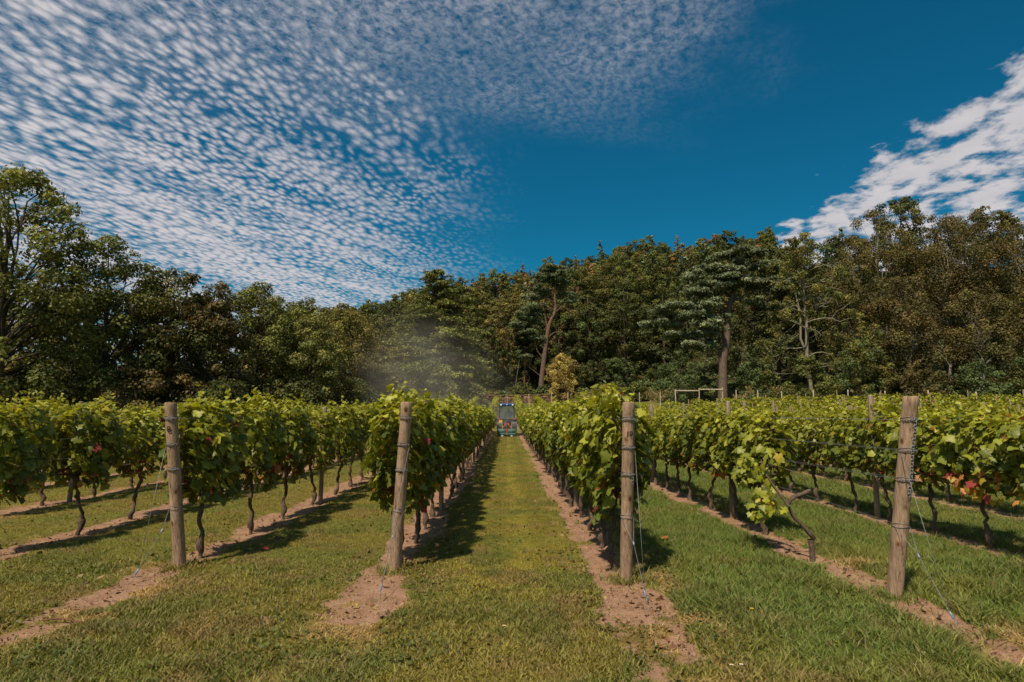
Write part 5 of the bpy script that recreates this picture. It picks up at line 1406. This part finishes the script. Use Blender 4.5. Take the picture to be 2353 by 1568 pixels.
    gl = MB(); gl.add([(-.52, -.505, 1.25), (.52, -.505, 1.25), (.47, -.465, 2.1), (-.47, -.465, 2.1)], [(0, 1, 2, 3)]); gl.build('rear_window', T['glass'], r)
    gl = MB(); gl.add([(-.48, .90, 1.25), (.48, .90, 1.25), (.45, .81, 2.1), (-.45, .81, 2.1)], [(0, 1, 2, 3)]); gl.build('windscreen', T['glass'], r)
    for s in (-1, 1):
        gl = MB(); gl.add([(s * .545, -.48, 1.25), (s * .545, .9, 1.25), (s * .485, .8, 2.1), (s * .485, -.46, 2.1)], [(0, 1, 2, 3)]); gl.build('side_window', T['glass'], r)
    MB().box((-.44, -.56, 1.02), (.25, .02, .19), .004).build('number_plate', T['yellow'], r)
    MB().box((.06, -.53, 1.24), (.09, .05, .07), .01).build('valve_block', plain('teal_cap', (.10, .42, .38), .5), r)
    se = MB(); se.box((.03, .02, 1.12), (.42, .44, .12), .04); se.box((.03, -.20, 1.40), (.40, .10, .5), .04); se.build('seat', T['black'], r)
    MB().tube(np.array([(0, -.45, .92), (.02, -.7, .78), (0, -1.0, .78)]), .03, 7).build('top_link', T['steel'], r, True)
    hs = MB()
    for q in range(4):
        hs.tube(np.array([(-.05 + .03 * q, -.5, 1.15), (-.16 + .05 * q, -.66, 1.0), (-.1 + .04 * q, -.8, .75), (-.02 + .02 * q, -.95, .62)]), .012, 5)
    hs.build('hydraulic_hose', T['grey'], r, True)
    # mower
    g = empty('flail_mower', (x0, y0 - 1.25, float(gz(x0, y0 - 1.25))), 'green and red mower carried behind the blue tractor', 'mower')
    for s in (-1, 1):
        h = MB(); h.lathe([(.0, -.30), (.15, -.30), (.15, .30), (.0, .30)], 16, 'x', (s * .33, 0, .40)); h.build('deck_cover', T['green'], g, True)
        MB().box((s * .62, .05, .30), (.03, .5, .42), .01).build('side_plate', T['green'], g)
        MB().tube(np.array([(s * .06, .1, .95), (s * .30, .02, .52)]), .028, 7).build('headstock_arm', T['red'], g, True)
        MB().box((s * .24, -.22, .20), (.30, .05, .05), .008).build('rear_bar', T['red'], g)
        MB().box((s * .50, -.22, .18), (.20, .06, .05), .008).build('rear_flap', T['green'], g)
        rl = MB(); rl.lathe([(.0, -.11), (.065, -.11), (.07, -.09), (.07, .09), (.065, .11), (.0, .11)], 14, 'x', (s * .32, -.34, .07)); rl.build('roller', T['black'], g, True)
        MB().box((s * .32, -.412, .075), (.15, .01, .05), .002).build('roller_scraper', T['white'], g)
        MB().tube(np.array([(s * .32, -.22, .20), (s * .32, -.34, .09)]), .018, 6).build('roller_arm', T['steel'], g, True)
    MB().box((0, 0, .22), (1.22, .5, .12), .02).build('deck', T['green'], g)
    MB().box((0, -.02, .42), (.10, .34, .30), .02).build('gearbox', T['red'], g)
    MB().box((0, -.26, .19), (.10, .06, .10), .01).build('hitch_plate', T['steel'], g)
    # driver, seated, seen from behind
    me = bpy.data.meshes.new('person')
    V = [(0, .05, 0), (0, .0, .25), (0, .02, .45), (0, .05, .55), (0, .09, .68), (0, .09, .76), (-.19, .02, .46), (-.27, .10, .22), (-.20, .36, .20), (.19, .02, .46), (.28, .12, .24), (.20, .38, .24), (-.11, .10, -.02), (-.14, .50, .02), (-.14, .54, -.36), (.11, .10, -.02), (.14, .50, .02), (.14, .54, -.36), (-.19, .44, .22), (.19, .46, .26), (-.14, .66, -.38), (.14, .66, -.38)]
    E_ = [(0, 1), (1, 2), (2, 3), (3, 4), (4, 5), (2, 6), (6, 7), (7, 8), (2, 9), (9, 10), (10, 11), (0, 12), (12, 13), (13, 14), (0, 15), (15, 16), (16, 17), (8, 18), (11, 19), (14, 20), (17, 21)]
    RR = [.16, .16, .15, .06, .095, .08, .07, .05, .04, .07, .05, .04, .10, .075, .05, .10, .075, .05, .035, .035, .04, .04]
    me.from_pydata(V, E_, []); o = obj('person', me, None, (x0 + .12, y0 - .02, z0 + 1.20))
    sk = o.modifiers.new('skin', 'SKIN'); 
    for v, q in zip(me.skin_vertices[0].data, RR): v.radius = (q, q)
    me.skin_vertices[0].data[0].use_root = True
    o.modifiers.new('smooth', 'SUBSURF').levels = 2; o.modifiers['smooth'].render_levels = 2
    me.materials.append(plain('dark_clothes', (.045, .042, .045), .8))
    tag(o, 'driver in dark clothes seated inside the tractor cab', 'person')
def empty_part(name, parent, loc):
    o = bpy.data.objects.new(name, None); o.location = loc; COL.objects.link(o); o.parent = parent; return o
build_tractor()

# ------------------------------------------------------------------ dust thrown up by the mower
def dust(name, label, c, rad, density, noise_scale, seed, rot=(0, 0, 0)):
    m_, nt, p, out = mat(name); L = nt.links
    nt.nodes.remove(p)
    vo = N_(nt, 'ShaderNodeVolumePrincipled'); vo.inputs['Color'].default_value = (.97, .90, .82, 1); vo.inputs['Anisotropy'].default_value = .15
    tc = N_(nt, 'ShaderNodeTexCoord').outputs['Object']
    ln = N_(nt, 'ShaderNodeVectorMath', operation='LENGTH'); L.new(tc, ln.inputs[0])
    fall = N_(nt, 'ShaderNodeMapRange', interpolation_type='SMOOTHSTEP'); L.new(ln.outputs['Value'], fall.inputs[0]); fall.inputs[1].default_value = 1.0; fall.inputs[2].default_value = 0.0
    mp = N_(nt, 'ShaderNodeMapping'); L.new(tc, mp.inputs[0]); mp.inputs['Location'].default_value = (seed, seed * .7, 0)
    nz = N_(nt, 'ShaderNodeMapRange'); L.new(tex_noise(nt, mp.outputs[0], noise_scale, 4, .6), nz.inputs[0]); nz.inputs[1].default_value = .38; nz.inputs[2].default_value = .72
    a = N_(nt, 'ShaderNodeMath', operation='MULTIPLY'); L.new(fall.outputs[0], a.inputs[0]); L.new(nz.outputs[0], a.inputs[1])
    b = N_(nt, 'ShaderNodeMath', operation='MULTIPLY'); L.new(a.outputs[0], b.inputs[0]); b.inputs[1].default_value = density
    L.new(b.outputs[0], vo.inputs['Density']); L.new(vo.outputs[0], out.inputs['Volume'])
    mb = MB(); mb.lathe([(math.sin(t), -math.cos(t)) for t in np.linspace(0.02, math.pi - .02, 14)], 24, 'z')
    o = mb.build(name, m_, None, True); o.location = c; o.scale = rad; o.rotation_euler = rot
    tag(o, label, 'dust', kind='stuff')
dust('dust_cloud', 'brown dust drifting left and up in front of the cedar', (-6.6, 54, 4.0), (15.0, 7.0, 7.0), .065, 2.0, 2.0, (0.0, R(26), R(-52)))
dust('dust_cloud', 'low dust thrown up around the mower and tractor', (-.3, 44.0, .8), (3.4, 6.5, 2.3), .12, 2.4, 7.0)

# ------------------------------------------------------------------ small things in the grass
def flower(name, label, x, y, kind, seed):
    rg = np.random.default_rng(seed); z = float(gz(x, y))
    r = empty(name, (x, y, z), label, 'flower', 'flowers in the grass')
    h = rg.uniform(.04, .07)
    MB().tube(np.array([(0, 0, -.01), (.004, 0, h * .6), (.006, .002, h)]), .0022, 5).build('stem', plain('flower_stem', (.09, .13, .03), .6) if 'fst' not in M else M['fst'], r, True)
    col = M['dandelion' if kind == 'y' else 'daisy']
    mb = MB(); n = 14
    for q in range(n):
        a = 2 * math.pi * q / n; c, s = math.cos(a), math.sin(a); L_ = .017 if kind == 'y' else .013
        mb.add([(.006, .002, h), (.006 + c * L_ * .6 - s * .004, .002 + s * L_ * .6 + c * .004, h + .004), (.006 + c * L_, .002 + s * L_, h + .003), (.006 + c * L_ * .6 + s * .004, .002 + s * L_ * .6 - c * .004, h + .004)], [(0, 1, 2, 3)])
    mb.build('petals', col, r)
    MB().lathe([(.0, h + .001), (.006, h + .004), (.004, h + .008), (.0, h + .009)], 8, 'z', (.006, .002, 0)).build('flower_head', M['dandelion'], r, True)
M['dandelion'] = plain('dandelion_yellow', (.78, .44, .01), .6); M['daisy'] = plain('daisy_white', (.75, .74, .70), .6); M['fst'] = plain('flower_stem', (.09, .13, .03), .6)
for i, (x, y, k, lab) in enumerate([(4.12, 6.55, 'y', 'yellow dandelion in the grass left of the chained end post'), (1.95, 5.05, 'y', 'yellow dandelion right of the post numbered 10'),
        (3.10, 4.72, 'y', 'upper of two yellow dandelions left of the chained post base'), (3.13, 4.60, 'y', 'lower of two yellow dandelions left of the chained post base'),
        (2.78, 4.25, 'w', 'left of two white daisies before the chained end post'), (2.83, 4.21, 'w', 'right of two white daisies before the chained end post'),
        (1.42, 4.05, 'w', 'white daisy at the bottom, left of its pair'), (1.47, 4.02, 'w', 'white daisy at the bottom, right of its pair'),
        (-.02, 4.70, 'w', 'single white daisy on the mown path in front'), (5.3, 6.5, 'y', 'yellow dandelion in shade at the right edge')]):
    flower('dandelion' if k == 'y' else 'daisy', lab, x, y, k, 30 + i)
for i, (x, y, sh, ci, lab) in enumerate([(2.0, 7.9, 1, 7, 'pinkish orange fallen leaf in the shade right of post 10'), (-2.85, 7.55, 2, 8, 'small red fallen leaf in the grass by the leftmost post'), (6.05, 7.3, 0, 7, 'orange fallen leaf in the grass at the right edge')]):
    o = obj('fallen_leaf', LEAF_ME[sh, ci], None, (x, y, float(gz(x, y)) + .035)); o.scale = (.10, .10, .10); o.rotation_euler = (.25, -.2, i * 2.1)
    tag(o, lab, 'leaf', 'fallen vine leaves')
t = np.linspace(0, 1, 8)
o = MB().tube(np.stack([.52 * t, .03 * np.sin(t * 5), .015 + .01 * np.sin(t * 7)], -1), .0075 * (1 - .4 * t), 6).build('twig', M['bark_red'], None, True)
o.location = (-3.62, 5.02, float(gz(-3.62, 5.02)) + .015); o.rotation_euler.z = -.12
tag(o, 'reddish brown twig lying on the grass at the lower left', 'twig')
